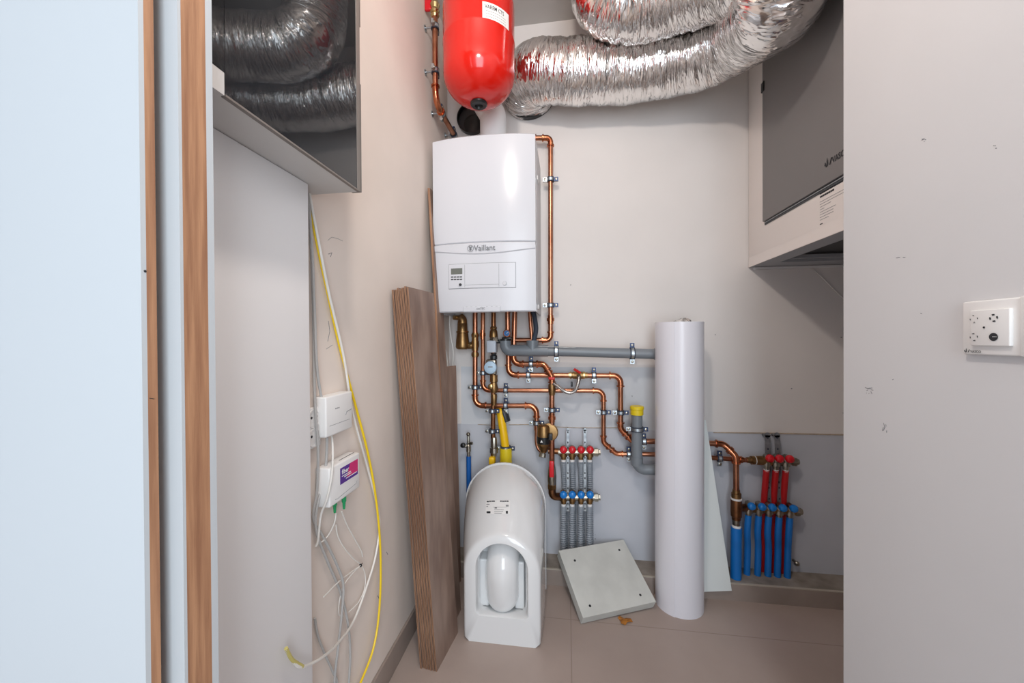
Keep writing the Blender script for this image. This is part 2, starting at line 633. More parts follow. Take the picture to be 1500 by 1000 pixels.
# front panel and door leaf at the left, with raw wooden edges
b = MB('door_white'); b.box((-1.6, .324, 0), (-.4185, .329, ZC)); b.mats.append('jamb_wood')
b.box((-1.6, .329, 0), (-.4185, .3385, ZC), (1,) * 6)
wf = struct('wall_front', b)
sc = MB('dark')
for px, py in ((212.5, 397), ):
    c = PX(px, py, -.4185); sc.ball(c, .0014, (1, 0, 0), .5)
a, c = PX(219, 583, -.4184), PX(226, 584, -.4184)
sc.tube([a, c], .0003, 5)
struct('screw', sc, 'small screw in the wooden edge', parent=wf)
b = MB('door_white'); b.box((-1.3, .352, 0), (-.4058, .3555, 2.35)); b.mats.append('jamb_wood')
b.box((-1.3, .3555, 0), (-.4058, .3836, 2.35), (1,) * 6)
b.box((-1.3, .3836, 0), (-.4058, .392, 2.35))
struct('door_1', b)

# ledge of rough screed along the back with a tiled face
LZ = 0.070
b = MB('concrete'); b.box((XL, 1.672, 0), (1.3, YB, LZ)); led = struct('trim_1', b)
lf = MB('skirting'); lf.box((XL, 1.665, 0), (1.3, 1.672, LZ - .002)); struct('tile_face', lf, 'taupe tiled face of the ledge', parent=led)
le = MB('grout'); le.box((XL, 1.664, LZ - .002), (1.3, 1.673, LZ + .0015)); struct('tile_edge', le, 'pale top edge of the tile', parent=led)
b = MB('skirting'); b.rbox((XL, .42, 0), (XL + .009, 1.665, .083), .002)
bl = struct('baseboard_left', b)
b = MB('skirting'); b.rbox((XR - .009, -.62, 0), (XR, .938, .083), .002); struct('baseboard_right', b)

# ================================================================== BOILER
YBF = 1.467 + 0.025     # flat reference of the cover sides
xl, xr_ = PY(634.5, 330, YBF).x, PY(784.5, 330, YBF).x
zt, zb = PY(785, 195, YBF).z, PY(710, 457, YBF).z
t = Thing('wall_boiler', 'white wall-hung gas boiler with control panel and pipes below', 'boiler', base=V(((xl + xr_) / 2, YB, zb)))
W = xr_ - xl


def yfront(x, z, lower=False):
    s_ = (x - xl) / W * 2 - 1
    return YBF - 0.024 * (1 - abs(s_) ** 2.4)


def cover(b, x0, x1, z0, z1, nx=24, top=lambda x: None, bot=lambda x: None, push=0.0, yb=YBF + .03):
    vs, fs = [], []
    for i in range(nx + 1):
        x = x0 + (x1 - x0) * i / nx
        a = bot(x) if bot(x) is not None else z0
        c = top(x) if top(x) is not None else z1
        y = yfront(x, 0) - push
        e = min(.004, (c - a) / 4)
        vs += [(x, yb, a), (x, y + e, a), (x, y, a + e), (x, y, c - e), (x, y + e, c), (x, yb, c)]
    for i in range(nx):
        for k in range(5):
            fs.append((i * 6 + k, (i + 1) * 6 + k, (i + 1) * 6 + k + 1, i * 6 + k + 1))
    fs.append(tuple(range(5, -1, -1)))
    fs.append(tuple(nx * 6 + k for k in range(6)))
    b.add(vs, fs)


zline = PY(710, 355, YBF - .02).z
zs0, zs1 = PY(640, 370, YBF).z, PY(712, 375, YBF - .024).z


def smile(x):
    s_ = (x - xl) / W * 2 - 1
    return zs0 - .019 * (1 - s_ * s_) ** 1.3


t.part('casing', 'boiler_side').rbox((xl + .002, YBF + .03, zb + .024), (xr_ + .001, YB - .004, zt - .006), .006)
cover(t.part('upper_cover', 'boiler'), xl, xr_, zline + .001, zt)
cover(t.part('brand_strip', 'boiler'), xl + .001, xr_ - .001, 0, zline - .0008, bot=smile, push=.004)
cover(t.part('lower_cover', 'boiler'), xl, xr_, zb, zline - .01, push=0)
t.part('underside', 'boiler_side').box((xl + .006, YBF + .004, zb + .018), (xr_ - .006, YB - .02, zb + .03))
for xs in (xl + .002, xr_ - .0015):
    t.part('side_skirt', 'boiler_side').box((xs, YBF + .02, zb - .0005), (xs + .0025, YB - .006, zb + .03))
# control panel, curved with the cover
pa, pb = PY(657, 424.5, YBF - .02), PY(755.5, 382.5, YBF - .02)
cp = t.part('control_panel', 'boiler')
ln = t.part('panel_outline', 'panel_line', of=cp)
cover(ln, pa.x, pb.x, pa.z, pb.z, 14, push=.0012, yb=YBF)
cover(cp, pa.x + .0014, pb.x - .0014, pa.z + .0014, pb.z - .0014, 14, push=.0024, yb=YBF)
for px in (681, 731):
    x = PY(px, 400, YBF - .022).x
    cover(ln, x - .0005, x + .0005, pa.z + .004, pb.z - .004, 1, push=.0027, yb=YBF)
a = PY(681, 417.5, YBF - .022)
cover(ln, a.x, PY(731, 417, YBF - .022).x, a.z - .0005, a.z + .0005, 6, push=.0027, yb=YBF)
a, c = PY(660.5, 403, YBF - .021), PY(677.5, 391.5, YBF - .021)
cover(t.part('display', 'lcd', of=cp), a.x, c.x, a.z, c.z, 4, push=.0034, yb=YBF)
for row in (405.6, 409.2):
    for k in range(4):
        a, c = PY(660.5 + k * 4.4, row + .9, YBF - .021), PY(664 + k * 4.4, row - .9, YBF - .021)
        cover(t.part('button', 'dark', of=cp), a.x, c.x, a.z, c.z, 1, push=.0036, yb=YBF)
a = PY(674.7, 417, YBF - .022)
t.part('knob', 'dark', of=cp).cyl(a, a + FR * .006, .0052, 16)
a = PY(739.5, 415, YBF - .02)
kb = t.part('knob', 'boiler', of=cp); kb.cyl(a, a + FR * .006, .0072, 20)
t.part('knob_ring', 'panel_line', of=cp).ring(a + FR * .0035, FR, .0072, .0078, .003)
# lower flap
a, c = PY(678.5, 457.3, YBF - .022), PY(733, 447, YBF - .022)
fl = t.part('service_flap', 'boiler')
fo = t.part('flap_outline', 'panel_line', of=fl)
cover(fo, a.x, c.x, a.z, c.z, 8, push=.001, yb=YBF)
cover(fl, a.x + .0008, c.x - .0008, a.z - .0004, c.z - .0008, 8, push=.0018, yb=YBF)
a = PY(698, 453.3, YBF - .025)
t.part('model_lettering', 'print', of=fl).text('ecoTEC', .0105, a + V((0, -.002, 0)), RT, UP, .0006)
# brand lettering with round emblem
a = PY(694, 367, YBF - .033)
t.part('brand_lettering', 'grey_print').text('Vaillant', .031, (a.x, yfront(a.x, 0) - .0068, a.z), RT, UP, .0008, bold=.006, squash=.93)
a = PY(689, 363.4, YBF - .033)
em = t.part('brand_emblem', 'grey_print')
ec = V((a.x, yfront(a.x, 0) - .0075, a.z))
em.ring(ec, FR, .0112, .0126, .0008, 28)
em.prism([ec + V(q) for q in ((-.006, 0, .008), (-.002, 0, .009), (.0005, 0, .003), (.005, 0, .009), (.007, 0, .007), (.0025, 0, .0), (.005, 0, -.004), (.001, 0, -.0085), (-.005, 0, -.006), (-.0035, 0, -.001))], FR * .0006)
for py in (264, 450):
    a = PY(787.5, py, 1.60)
    t.part('side_clip', 'white_plastic').rbox((xr_ + .0008, 1.57, a.z - .009), (xr_ + .004, 1.63, a.z + .009), .002)
a = PY(769, 195, 1.62)
t.part('vent_cap', 'black').lathe((a.x, 1.62, zt - .01), UP, [(0, .008), (.02, .008), (.022, .011), (.032, .011), (.034, .007)])
t.done()

# ---- flue, wall opening
fx = PY(722.5, 170, 1.62).x
t = Thing('flue_pipe', 'white vertical flue pipe rising from the top of the boiler', 'pipe')
path, _ = fillet([(fx, 1.62, zt - .006), (fx, 1.62, 2.03), (fx - .06, 1.60, 2.13), (fx - .06, 1.60, ZC - .001)], .07)
t.part('pipe', 'flue').tube(path, .0565, 32)
t.part('collar', 'flue').ring((fx, 1.62, zt + .006), UP, .05, .062, .02, 32)
t.part('ceiling_plate', 'flue').ring((fx - .06, 1.60, ZC - .006), UP, .05, .08, .008, 32)
t.done()
hc = PY(692.5, 174, YB - .01)
t = Thing('wall_duct', 'black open duct mouth in the back wall left of the white flue', 'duct')
t.part('sleeve', 'black').ring((hc.x, YB - .014, hc.z), FR, .07, .074, .026, 36)
t.part('recess', 'dark').cyl((hc.x, YB - .003, hc.z), (hc.x, YB, hc.z), .071, 36)
t.part('liner', 'black').lathe((hc.x + .005, YB - .003, hc.z - .028), (0, -1, .1), [(0, .042), (.008, .046), (.010, .04), (.016, .046), (.018, .04), (.022, .03), (.022, .0)])
t.done()

# ================================================================== RED EXPANSION TANK
tc_ = PY(702, 120, 1.392)
tx, ty = tc_.x, 1.392
TR = .1315
z0 = 1.945
t = Thing('expansion_tank', 'glossy red expansion tank hanging above the boiler', 'tank')
prof = []
for i in range(0, 13):
    a = PI / 2 * i / 12
    prof.append((.105 - .105 * math.cos(a), TR * math.sin(a) ** .9))
prof += [(.13, TR), (.2, TR * 1.0)]
seam = len(prof)
prof += [(.206, TR * 1.012), (.214, TR * 1.012), (.22, TR)]
prof += [(.34, TR)]
for i in range(1, 13):
    a = PI / 2 * i / 12
    prof.append((.34 + .095 * math.sin(a), TR * math.cos(a) ** .9))
t.part('vessel', 'red_tank', ang=60).lathe((tx, ty, z0), UP, prof, 64)
t.part('plug', 'black').lathe((tx - .002, ty, z0 + .004), -UP, [(0, .031), (.008, .031), (.012, .027), (.013, .015), (.006, .012)], 28)
t.part('connector', 'brass').lathe((tx, ty, z0 + .43), UP, [(0, .02), (.02, .02), (.02, .014), (ZC - z0 - .43, .014)])
# curved label
lb = t.part('sticker', 'paper')
a0 = math.atan2(PY(707, 20, ty).x - tx, TR)


def tankpt(ang, z, off=.0008):
    return V((tx + (TR * 1.0 + off) * math.sin(ang), ty - (TR + off) * math.cos(ang), z))


A0, A1 = math.radians(18), math.radians(64)
def zray(px, py, ang):
    p = tankpt(ang, 2.1); d = ray(px, py); return CAM.z + d.z / d.y * p.y
zz0a, zz1a = zray(706.5, 26, A0), zray(707, 2, A0)
zz0b, zz1b = zz0a, zz1a
vs, fs = [], []
for i in range(17):
    s_ = i / 16
    a = A0 + (A1 - A0) * s_
    vs += [tankpt(a, zz0a, .0022), tankpt(a, zz1a, .0022)]
for i in range(16):
    fs.append((2 * i, 2 * i + 2, 2 * i + 3, 2 * i + 1))
lb.add(vs, fs)


def curved_text(b, s_, size, ang, z, off=.003, squash=1.0):
    k = len(b.v)
    b.text(s_, size, (0, 0, 0), RT, UP, 0, bold=.008, squash=squash)
    for i in range(k, len(b.v)):
        p = b.v[i]
        b.v[i] = tankpt(ang + p.x / TR, z + p.z, off)


lh = zz1a - zz0a
tt = t.part('sticker_print', 'print', of=lb)
curved_text(tt, 'VAREM CTS', .0185, A0 + .06, zz1a - .021, squash=.75)
tg = t.part('sticker_small_print', 'print_mid', of=lb)
for k in range(4):
    z = zz1a - .030 - k * .009
    if z < zz0a + .004:
        break
    n = 10
    for i in range(n):
        a = A0 + .08 + (A1 - A0 - .2) * i / n
        c = A0 + .08 + (A1 - A0 - .2) * (i + .8) / n
        tg.add([tankpt(a, z, .003), tankpt(c, z, .003), tankpt(c, z + .0014, .003), tankpt(a, z + .0014, .003)], [(0, 1, 2, 3)])
t.done()

# ================================================================== LEFT WALL COPPER PIPE
XP = -.522
p_top = PX(634.5, -30, XP); p_mid = PX(638, 150, XP); p_end = PX(666, 199, XP)
p_mid = V((XP, p_mid.y, p_mid.z)); p_top = V((XP, p_mid.y, p_top.z + .05))
t = Thing('copper_pipe', 'copper pipe running down the left wall beside the red tank', 'pipe')
pipe_parts(t, [p_top, p_mid, p_end], .0115, .05)
bv = t.part('valve_body', 'brass_bright')
vc = PX(635, 10, XP); vc.y = p_mid.y; vc.x = XP
bv.lathe(vc, UP, [(-.03, .013), (-.022, .018), (-.012, .014), (-.006, .019), (.004, .015), (.02, .02), (.035, .014)], 20)
t.part('valve_handle', 'red', of=bv).rbox(vc + V((-.042, -.008, .0)), vc + V((-.014, .008, .05)), .006)
t.done()


CLN = []


def clamp(c, axis, r, ear, label, wall='back', width=.016, lugs=('zinc', 'navy'), group='pipe clamps', band='zinc'):
    c, axis, ear = V(c), V(axis).normalized(), V(ear).normalized()
    nrm = FR if wall == 'back' else RT
    t = Thing('pipe_clamp', label, 'clamp', group)
    t.part('band', band).ring(c, axis, r + .002, r + .0052, width * .7, 24)
    t.part('rubber_lining', 'rubber').ring(c, axis, r - .0004, r + .0044, width * 1.25, 24)
    for s_, m_ in zip((-1, 1), lugs):
        q = c + ear * s_ * (r + .0135)
        side = axis * (width * .55)
        lg = t.part('lug', m_)
        lg.obox(q - ear * .0095 - side - nrm * .004, ear * .019, side * 2, nrm * .009)
        sc_ = t.part('screw', 'nickel' if m_ != 'nickel' else 'zinc', of=lg)
        sc_.lathe(q + nrm * .005, nrm, [(0, .006), (.003, .0056), (.004, .003)], 12)
    # threaded rod to the wall
    if wall == 'back':
        e = V((c.x, YB - .0005, c.z))
    else:
        e = V((XL + .0003, c.y, c.z))
    t.part('threaded_rod', 'zinc').cyl(c - nrm * (r + .002), e, .0038, 10)
    t.part('base_flange', 'zinc').cyl(e + nrm * .003, e, .012, 16)
    t.done()


def onpath(px, py):
    q = PX(px, py, XP); return V((XP, p_mid.y, q.z))


GL = 'clamps on the left wall pipe'
clamp(onpath(634, 32), UP, .0115, (0, 1, 0), 'topmost wall clamp on the copper pipe beside the red tank', 'left', group=GL)
clamp(onpath(633, 95), UP, .0115, (0, 1, 0), 'middle wall clamp on the copper pipe beside the red tank', 'left', group=GL)
dirp = (p_end - p_mid).normalized()
clamp(p_mid + dirp * .075, dirp, .0115, UP, 'clamp just below the bend of the left wall copper pipe', 'left', group=GL)
clamp(p_end - dirp * .012, dirp, .0115, UP, 'lowest clamp on the left wall pipe, at the boiler top', 'left', group=GL)

# ================================================================== PIPEWORK ON THE BACK WALL
r1, r2 = .0115, .0092
zbot = zb + .017


def top(px, off=.055):
    p = B(px, 461, off); return V((p.x, p.y, zbot))


# a) heating flow far left -> filter
t = Thing('copper_pipe', 'leftmost copper pipe under the boiler, turning right to the brass filter', 'pipe')
pipe_parts(t, [top(696), B(696, 594), B(786, 594), B(786, 630)], r1)
sb = t.part('separator_tee', 'brass')
for (py, L) in ((491, .012), (504, .03), (519, .012)):
    q = B(696, py)
    sb.lathe(q, UP, [(-L, r1 * 1.3), (-L * .5, r1 * 1.3), (-L * .5, r1 * 1.55), (L * .5, r1 * 1.55), (L * .5, r1 * 1.3), (L, r1 * 1.3)], 18)
q = B(697, 492) + FR * .016
sb.lathe(q, FR, [(-.004, .007), (.006, .007), (.008, .005)], 6)
t.done()

# dirt separator
dcx = B(677.5, 490, .06)
t = Thing('dirt_separator', 'brass dirt separator with tapered body below the boiler left corner', 'valve')
zt_, zb_ = B(678, 473, .06).z, B(678, 511.5, .06).z
hh = zt_ - zb_
t.part('body', 'brass', ang=50).lathe((dcx.x, dcx.y, zb_), UP, [(0, .020), (.004, .029), (.012, .032), (hh * .35, .030), (hh * .62, .026), (hh * .64, .029), (hh * .69, .029), (hh * .7, .024), (hh * .98, .023), (hh, .02)], 28)
pth, _ = fillet([(dcx.x, dcx.y, zt_ - .01), (dcx.x, dcx.y, zt_ + .024), B(664, 465, .06)], .022)
t.part('inlet_elbow', 'brass').tube(pth, [.022] * (len(pth) - 3) + [.017, .012, .010], 20)
q = B(668, 464, .06)
t.part('bleed_screw', 'brass_bright').lathe(q + FR * .02, FR, [(-.012, .006), (.004, .006), (.008, .004)], 8)
q0, q1 = V((dcx.x, dcx.y, B(0, 506).z)), B(695, 506)
t.part('outlet', 'brass').tube([V((dcx.x, dcx.y, q1.z)), q1 + V((-.01, 0, 0))], .015, 18)
t.part('nut', 'brass_bright').lathe(B(688.5, 506), RT, [(-.006, .018), (.006, .018)], 6)
t.done()

# b) second pipe: down, right at 571, down, diagonal, right behind the roll
t = Thing('copper_pipe', 'long copper pipe running right at mid height, then down to behind the white roll', 'pipe')
pipe_parts(t, [top(707.5), B(707.5, 571.5), B(884, 572), B(884, 648), B(903, 664.5), B(975, 665.5), B(1098, 674)], r2 * 1.08, .03)
coupling(t, B(707, 490), UP, r2, .022, 'copper_fit')
coupling(t, B(1085, 673), RT, r2 * 1.05, .012, 'copper_fit')
t.done()

# c) middle brass riser with cold water valve
t = Thing('water_inlet_riser', 'brass and copper riser with pale blue round valve, down to a yellow tap', 'pipe')
t.part('pipe', 'copper_dark').tube([top(723, .085), B(722, 672, .085)], .0105, 16)
q = B(723, 480, .085); zz = lambda py: B(723, py, .085).z
br_ = t.part('upper_fitting', 'brass')
br_.lathe((q.x, q.y, zz(478)), -UP, [(0, .012), (.006, .016), (.014, .013), (.022, .017), (.04, .019), (.05, .019)], 18)
t.part('union_nut', 'nickel').lathe((q.x + .002, q.y - .002, zz(493)), -UP, [(0, .017), (.012, .021), (.024, .021)], 6)
a = B(721, 507, .085)
t.part('valve_block', 'valve_grey').rbox((a.x - .021, a.y - .026, zz(516)), (a.x + .021, a.y + .02, zz(498.5)), .004)
t.part('side_port', 'dark').cyl((a.x + .018, a.y, zz(500)), (a.x + .046, a.y, zz(500)), .009, 14)
t.part('lower_nut', 'dark').lathe((q.x, q.y, zz(517)), -UP, [(0, .014), (.008, .011), (.012, .016), (.026, .016), (.03, .012)], 12)
a = B(720, 537.5, .085)
t.part('valve_housing', 'nickel').rbox((a.x - .024, a.y - .012, zz(549)), (a.x + .024, a.y + .016, zz(526)), .008)
cap = t.part('valve_cap', 'water_blue')
cap.lathe(a + FR * .012, FR, [(0, .028), (.012, .029), (.02, .027), (.023, .02), (.0235, .0)], 28)
t.part('cap_mark', 'print_mid', of=cap).rbox(a + V((-.009, -.0362, .001)), a + V((.012, -.0355, .006)), .0003)
t.part('valve_body', 'brass').lathe((q.x, q.y, zz(549)), -UP, [(0, .017), (.03, .018), (.033, .014), (.06, .019), (.08, .014)], 18)
a = B(720, 565, .085)
t.part('drain_knob', 'brass_bright').lathe(a + FR * .012, FR, [(0, .012), (.01, .0125), (.016, .011), (.018, .007)], 20)
for py in (583, 590):
    pass
t.part('coupling', 'brass').lathe((q.x, q.y, zz(577)), -UP, [(0, .013), (.01, .015), (.03, .013), (.05, .012)], 18)
t.part('bottom_union', 'nickel').lathe((q.x - .002, q.y, zz(640)), -UP, [(0, .012), (.01, .0145), (.045, .0145), (.047, .019), (.07, .019), (.072, .013), (.085, .012)], 12)
a = B(722, 672, .085)
t.part('tap', 'yellow').rbox(a + V((-.014, -.03, -.02)), a + V((.012, .01, .016)), .006)
t.part('lower_pipe', 'copper_dark').tube([B(722, 675, .085), V((a.x, a.y, LZ))], .0105, 14)
t.done()

# d) small pipe with gauge, behind the grey drain, to the right run at 549
t = Thing('copper_pipe', 'copper pipe with red-levered filling valve, running right and down past the drain trap', 'pipe')
pipe_parts(t, [top(743.5), B(745, 549), B(909, 550), B(909, 628), B(927, 646.5), B(975, 646), B(1060, 650, .06), B(1078, 668, .08), B(1078.5, 722, .08)], r1, .032)
va = t.part('valve_body', 'brass')
q = B(847, 549.5)
va.lathe(q + V((-.034, 0, 0)), RT, [(0, .0135), (.01, .0135), (.01, .0165), (.028, .0165), (.04, .019), (.05, .0165), (.06, .0165), (.06, .0135), (.075, .0135)], 20)
va.cyl(q + V((.002, 0, 0)), q + V((.002, -.02, -.004)), .011, 14)
hd = t.part('lever', 'red_lever', of=va)
h0, h1 = B(850, 546, .085), B(841, 540.5, .095)
hd.tube([h0, h1], .0058, 8)
for px in (836, 855.5):
    coupling(t, B(px, 549.4), RT, r1, .009, 'brass_bright', 'union_nut')
t.done()
gq = B(742.5, 488, .085)
t = Thing('pressure_gauge', 'small round gauge with copper rim and blue face under the boiler', 'gauge')
t.part('case', 'copper_fit').lathe(gq + FR * .0, FR, [(-.02, .012), (-.004, .016), (.004, .0175), (.006, .016)], 24)
t.part('face', 'gauge_blue').cyl(gq + FR * .005, gq + FR * .0066, .013, 24)
t.part('needle', 'white_print').obox(gq + V((-.001, -.0072, -.002)), V((.009, 0, .006)), V((0, .0004, 0)), V((-.001, 0, .0018)))
t.part('socket', 'black').rbox(gq + V((-.022, -.006, -.032)), gq + V((.022, .03, -.016)), .004)
t.done()

# e) pipe to the manifold column
t = Thing('copper_pipe', 'copper pipe bending under the grey drain and down to the left manifold', 'pipe')
pipe_parts(t, [top(754, .058), B(752, 533, .058), B(797, 533, .066), B(808.5, 552, .082), B(808.5, 690, .082)], r1 * 1.03, .03)
vb = t.part('valve_body', 'brass'); q = B(808.5, 566, .082)
vb.lathe(q + V((0, 0, .012)), -UP, [(0, .0135), (.006, .0165), (.03, .0165), (.05, .013)], 18)
vl = t.part('lever', 'red_lever', of=vb)
q = B(808, 554, .10)
vl.rbox(q + V((-.014, -.006, -.006)), q + V((.014, .008, .006)), .003)
q = B(808.5, 612, .082)
coupling(t, q, UP, r1, .018, 'copper_fit')
t.done()

# ball valve and lower bend feeding the lower manifold
t = Thing('ball_valve', 'ball valve with long red lever above the lower left manifold', 'valve')
q = B(808.5, 690, .082)
t.part('lever', 'red').rbox(B(808, 699, .112) + V((-.010, -.004, 0)), B(808, 675, .112) + V((.010, .006, 0)), .004)
zz = lambda py: B(808, py, .082).z
t.part('body', 'nickel').lathe((q.x, q.y, zz(680)), -UP, [(0, .013), (.02, .017), (.05, .02), (.075, .019), (.095, .017)], 18)
t.part('union_nut', 'brass').lathe((q.x, q.y, zz(708)), -UP, [(0, .018), (.004, .021), (.02, .021), (.024, .018)], 6)
pth, _ = fillet([V((q.x, q.y, zz(712))), V((q.x, q.y, B(808, 727, .082).z)), B(821, 727, .06)], .028)
t.part('bend', 'copper_dark').tube(pth, .0165, 18)
t.done()

# f) loop on the right of the boiler
t = Thing('copper_pipe', 'copper pipe looping down the wall right of the boiler', 'pipe')
s0 = B(785, 201); s0.x = xr_ - .055
pipe_parts(t, [V((s0.x, s0.y, zt - .008)), s0, B(806.5, 202), B(806.5, 498), B(753, 498, .058)], r1 * .95, .022)
coupling(t, B(806.5, 468), UP, r1, .02, 'copper_fit')
t.done()
t = Thing('copper_pipe', 'short copper pipe beside the black hose under the boiler right end', 'pipe')
t.part('pipe', 'copper').tube([top(776, .06), B(779, 497, .06)], .0088, 14)
t.done()
t = Thing('drain_hose', 'black hose from the boiler into the grey drain tee', 'hose')
t.part('hose', 'rubber').tube(smooth([top(781, .075), B(784, 470, .082), B(785, 484, .09), B(781, 502, .097)]), .0105, 14)
t.done()

# grey drain
t = Thing('drain_pipe', 'grey plastic drain pipe running right from under the boiler to the white roll', 'pipe')
pth, _ = fillet([B(740.5, 497, .097), B(741, 513, .097), B(768, 513, .097)], .028)
t.part('elbow', 'pvc').tube(pth, .0255, 24)
t.part('rim', 'black').ring(B(740.5, 497.5, .097), UP, .02, .0275, .008, 24)
t.part('tee', 'pvc').tube([B(760, 513, .097), B(803, 513.5, .097)], .0262, 24)
t.part('branch', 'pvc').tube([B(780, 513, .097), B(780, 498.5, .097)], .0265, 20)
t.part('pipe', 'pvc').tube([B(800, 514, .097), B(963, 518.5, .097)], .0215, 24)
t.part('socket', 'pvc').ring(B(960.5, 518.4, .097), (B(963, 518.5, .097) - B(800, 514, .097)), .02, .0245, .012, 24)
t.done()
# grey trap with yellow cap
t = Thing('drain_trap', 'grey plastic drain bend with a yellow cap, left of the white roll', 'pipe')
pth, _ = fillet([B(933, 600, .092), B(933, 687, .092), B(959, 687.5, .092)], .045)
t.part('pipe', 'pvc').tube(pth, .0225, 24)
t.part('socket', 'pvc').tube([B(933, 669, .092), B(933, 681, .092)], .0245, 22)
t.part('cap', 'yellow_cap').lathe(B(933, 607, .092), UP, [(0, .0265), (.022, .027), (.024, .029), (.034, .029), (.037, .026)], 28)
t.done()
# stray cable tie on the drain
t = Thing('cable_tie', 'loose white wire stub tucked behind the grey drain pipe', 'wire')
t.part('wire', 'zinc').tube([B(786, 507, .125), B(815, 508, .124), B(834, 509, .12), B(843, 509, .122)], .0012, 6)
t.done()

# braided filling hose
t = Thing('filling_hose', 'braided steel filling hose sagging between two copper pipes', 'hose')
hp = smooth([B(848, 552, .085), B(847, 561, .095), B(843, 571, .10), B(836, 575, .10), B(827, 573, .10), B(818, 566, .10), B(810, 561, .09)], 12)
t.part('hose', 'braid').tube(hp, .0075, 14, uv=True)
t.part('ferrule', 'nickel').tube([B(848, 551, .075), B(848, 556, .09)], .0092, 12)
t.part('ferrule', 'nickel').tube([B(809, 559.5, .075), B(812, 562.5, .095)], .0092, 12)
t.part('clip', 'dark').rbox(B(839, 566, .085), B(836, 559, .098), .003)
t.done()

# magnetic filter
q = B(796.5, 636, .085)
zz = lambda py: B(797, py, .085).z
t = Thing('magnetic_filter', 'brass cylinder filter with black warning band left of the red knobs', 'filter')
t.part('body', 'brass', ang=50).lathe((q.x, q.y, zz(621)), -UP, [(0, .012), (.003, .024), (.012, .029), (.05, .030), (.09, .030), (.1, .024), (.118, .015), (.125, .013)], 28)
t.part('band', 'black', 'black band with a pale warning triangle').lathe((q.x, q.y, zz(638.5)), -UP, [(0, .0305), (.001, .0312), (.030, .0312), (.031, .0305)], 28)
p = V((q.x - .008, q.y - .0312, zz(643.5)))
t.part('warning_triangle', 'paper').prism([p + V((-.006, .002, -.006)), p + V((.006, 0, -.006)), p + V((0, 0, .006))], (0, -.0006, 0))
d = B(804.5, 633, .088)
t.part('flange', 'brass').lathe(d + FR * -.005, FR, [(0, .040), (.008, .040), (.010, .036), (.012, .036), (.014, .02)], 28)
t.part('side_cap', 'dark').rbox(B(803.5, 645, .118), B(809.5, 633, .09), .004)
pth = smooth([B(786, 628, .06), B(785.5, 645, .062), B(788, 656, .065), B(793, 662, .07)], 8)
t.part('bypass_pipe', 'copper').tube(pth, .0075, 14)
t.part('drain_nut', 'nickel').lathe(B(795, 664, .085), (-.15, -.35, -1), [(-.012, .012), (.0, .0125), (.002, .016), (.016, .016), (.018, .010)], 12)
t.part('outlet', 'copper_dark').tube([B(803, 660, .062), B(822, 661, .055)], .0135, 16)
t.done()

# ---- white boiler cables
t = Thing('boiler_cable', 'thin white cable hanging from the left end of the boiler underside', 'cable')
t.part('cable', 'white_cable').tube(smooth([V((B(659.5, 461, .08).x, YB - .08, zb + .016)), B(658.5, 475, .08), B(661, 497, .08), B(664, 515, .08), B(663, 545, .07), B(664, 590, .06), V((B(664, 590, .06).x, YB - .03, .5)), V((B(664, 590, .06).x, YB - .02, LZ + .001))], 8), .0032, 8)
t.done()
t = Thing('power_plug', 'white plug with cord behind the short plank under the boiler', 'plug')
q = B(648.5, 497, .05)
t.part('plug_body', 'white_plastic').rbox(q + V((-.012, -.03, -.022)), q + V((.012, .05, .02)), .006)
t.part('cord', 'white_cable').tube(smooth([q + V((.006, -.02, -.02)), B(653, 515, .08), B(655.5, 533, .08), B(656, 580, .06), V((B(656, 580, .06).x, YB - .03, .5)), V((B(656, 580, .06).x, YB - .02, LZ + .001))], 8), .0032, 8)
t.done()

# ---- yellow gas hose
t = Thing('gas_hose', 'yellow gas hose bending down behind the top of the toilet', 'hose')
hp = smooth([B(731, 601, .03), B(733, 604, .05), B(735, 618, .06), B(738, 637, .065), B(741, 660, .065)], 10)
t.part('hose', 'yellow').tube(hp, .0185, 20)
t.part('sleeve', 'dark').tube(smooth([B(728, 602, .012), B(733, 601, .035), B(738.5, 606, .05), B(742, 617, .05)], 6), .019, 16)
nr = 40
base = B(741, 662, .065)
t.part('lower_sleeve', 'yellow_cap').tube([V((base.x, base.y, base.z + .02 - (base.z + .02 - LZ) * i / nr)) for i in range(nr + 1)], [.027 + (.0015 if i % 2 else 0) for i in range(nr + 1)], 22)
tp = MB('white_print')
for k in range(7):
    c = B(735.3 + k * .8, 645 - k * 3.4 + 3, .0865)
t.done()

# ---- blue pipe with tap, left of the toilet
t = Thing('water_tap_pipe', 'deep blue pipe topped by a chrome tap between planks and toilet', 'pipe')
q = B(686.5, 668, .05)
t.part('sleeve', 'blue_deep').tube([V((q.x, q.y, LZ)), q], .0115, 16)
zz = lambda py: B(686, py, .05).z
tb = t.part('tap_body', 'nickel')
tb.lathe((q.x, q.y, zz(668)), UP, [(0, .007), (.02, .007), (.022, .011), (.05, .011), (.056, .007), (.09, .006), (.1, .004)], 16)
tb.ball(V((q.x, q.y - .004, zz(635.5))), .0095)
tb.cyl((q.x, q.y, zz(652)), (q.x - .02, q.y - .01, zz(653)), .007, 12)
tb.cyl((q.x, q.y, zz(649)), (q.x + .02, q.y - .004, zz(648.5)), .0065, 12)
t.part('knob', 'black').lathe((q.x - .022, q.y - .014, zz(650.5)), FR, [(0, .011), (.008, .012), (.014, .010), (.016, .006)], 16)
t.done()

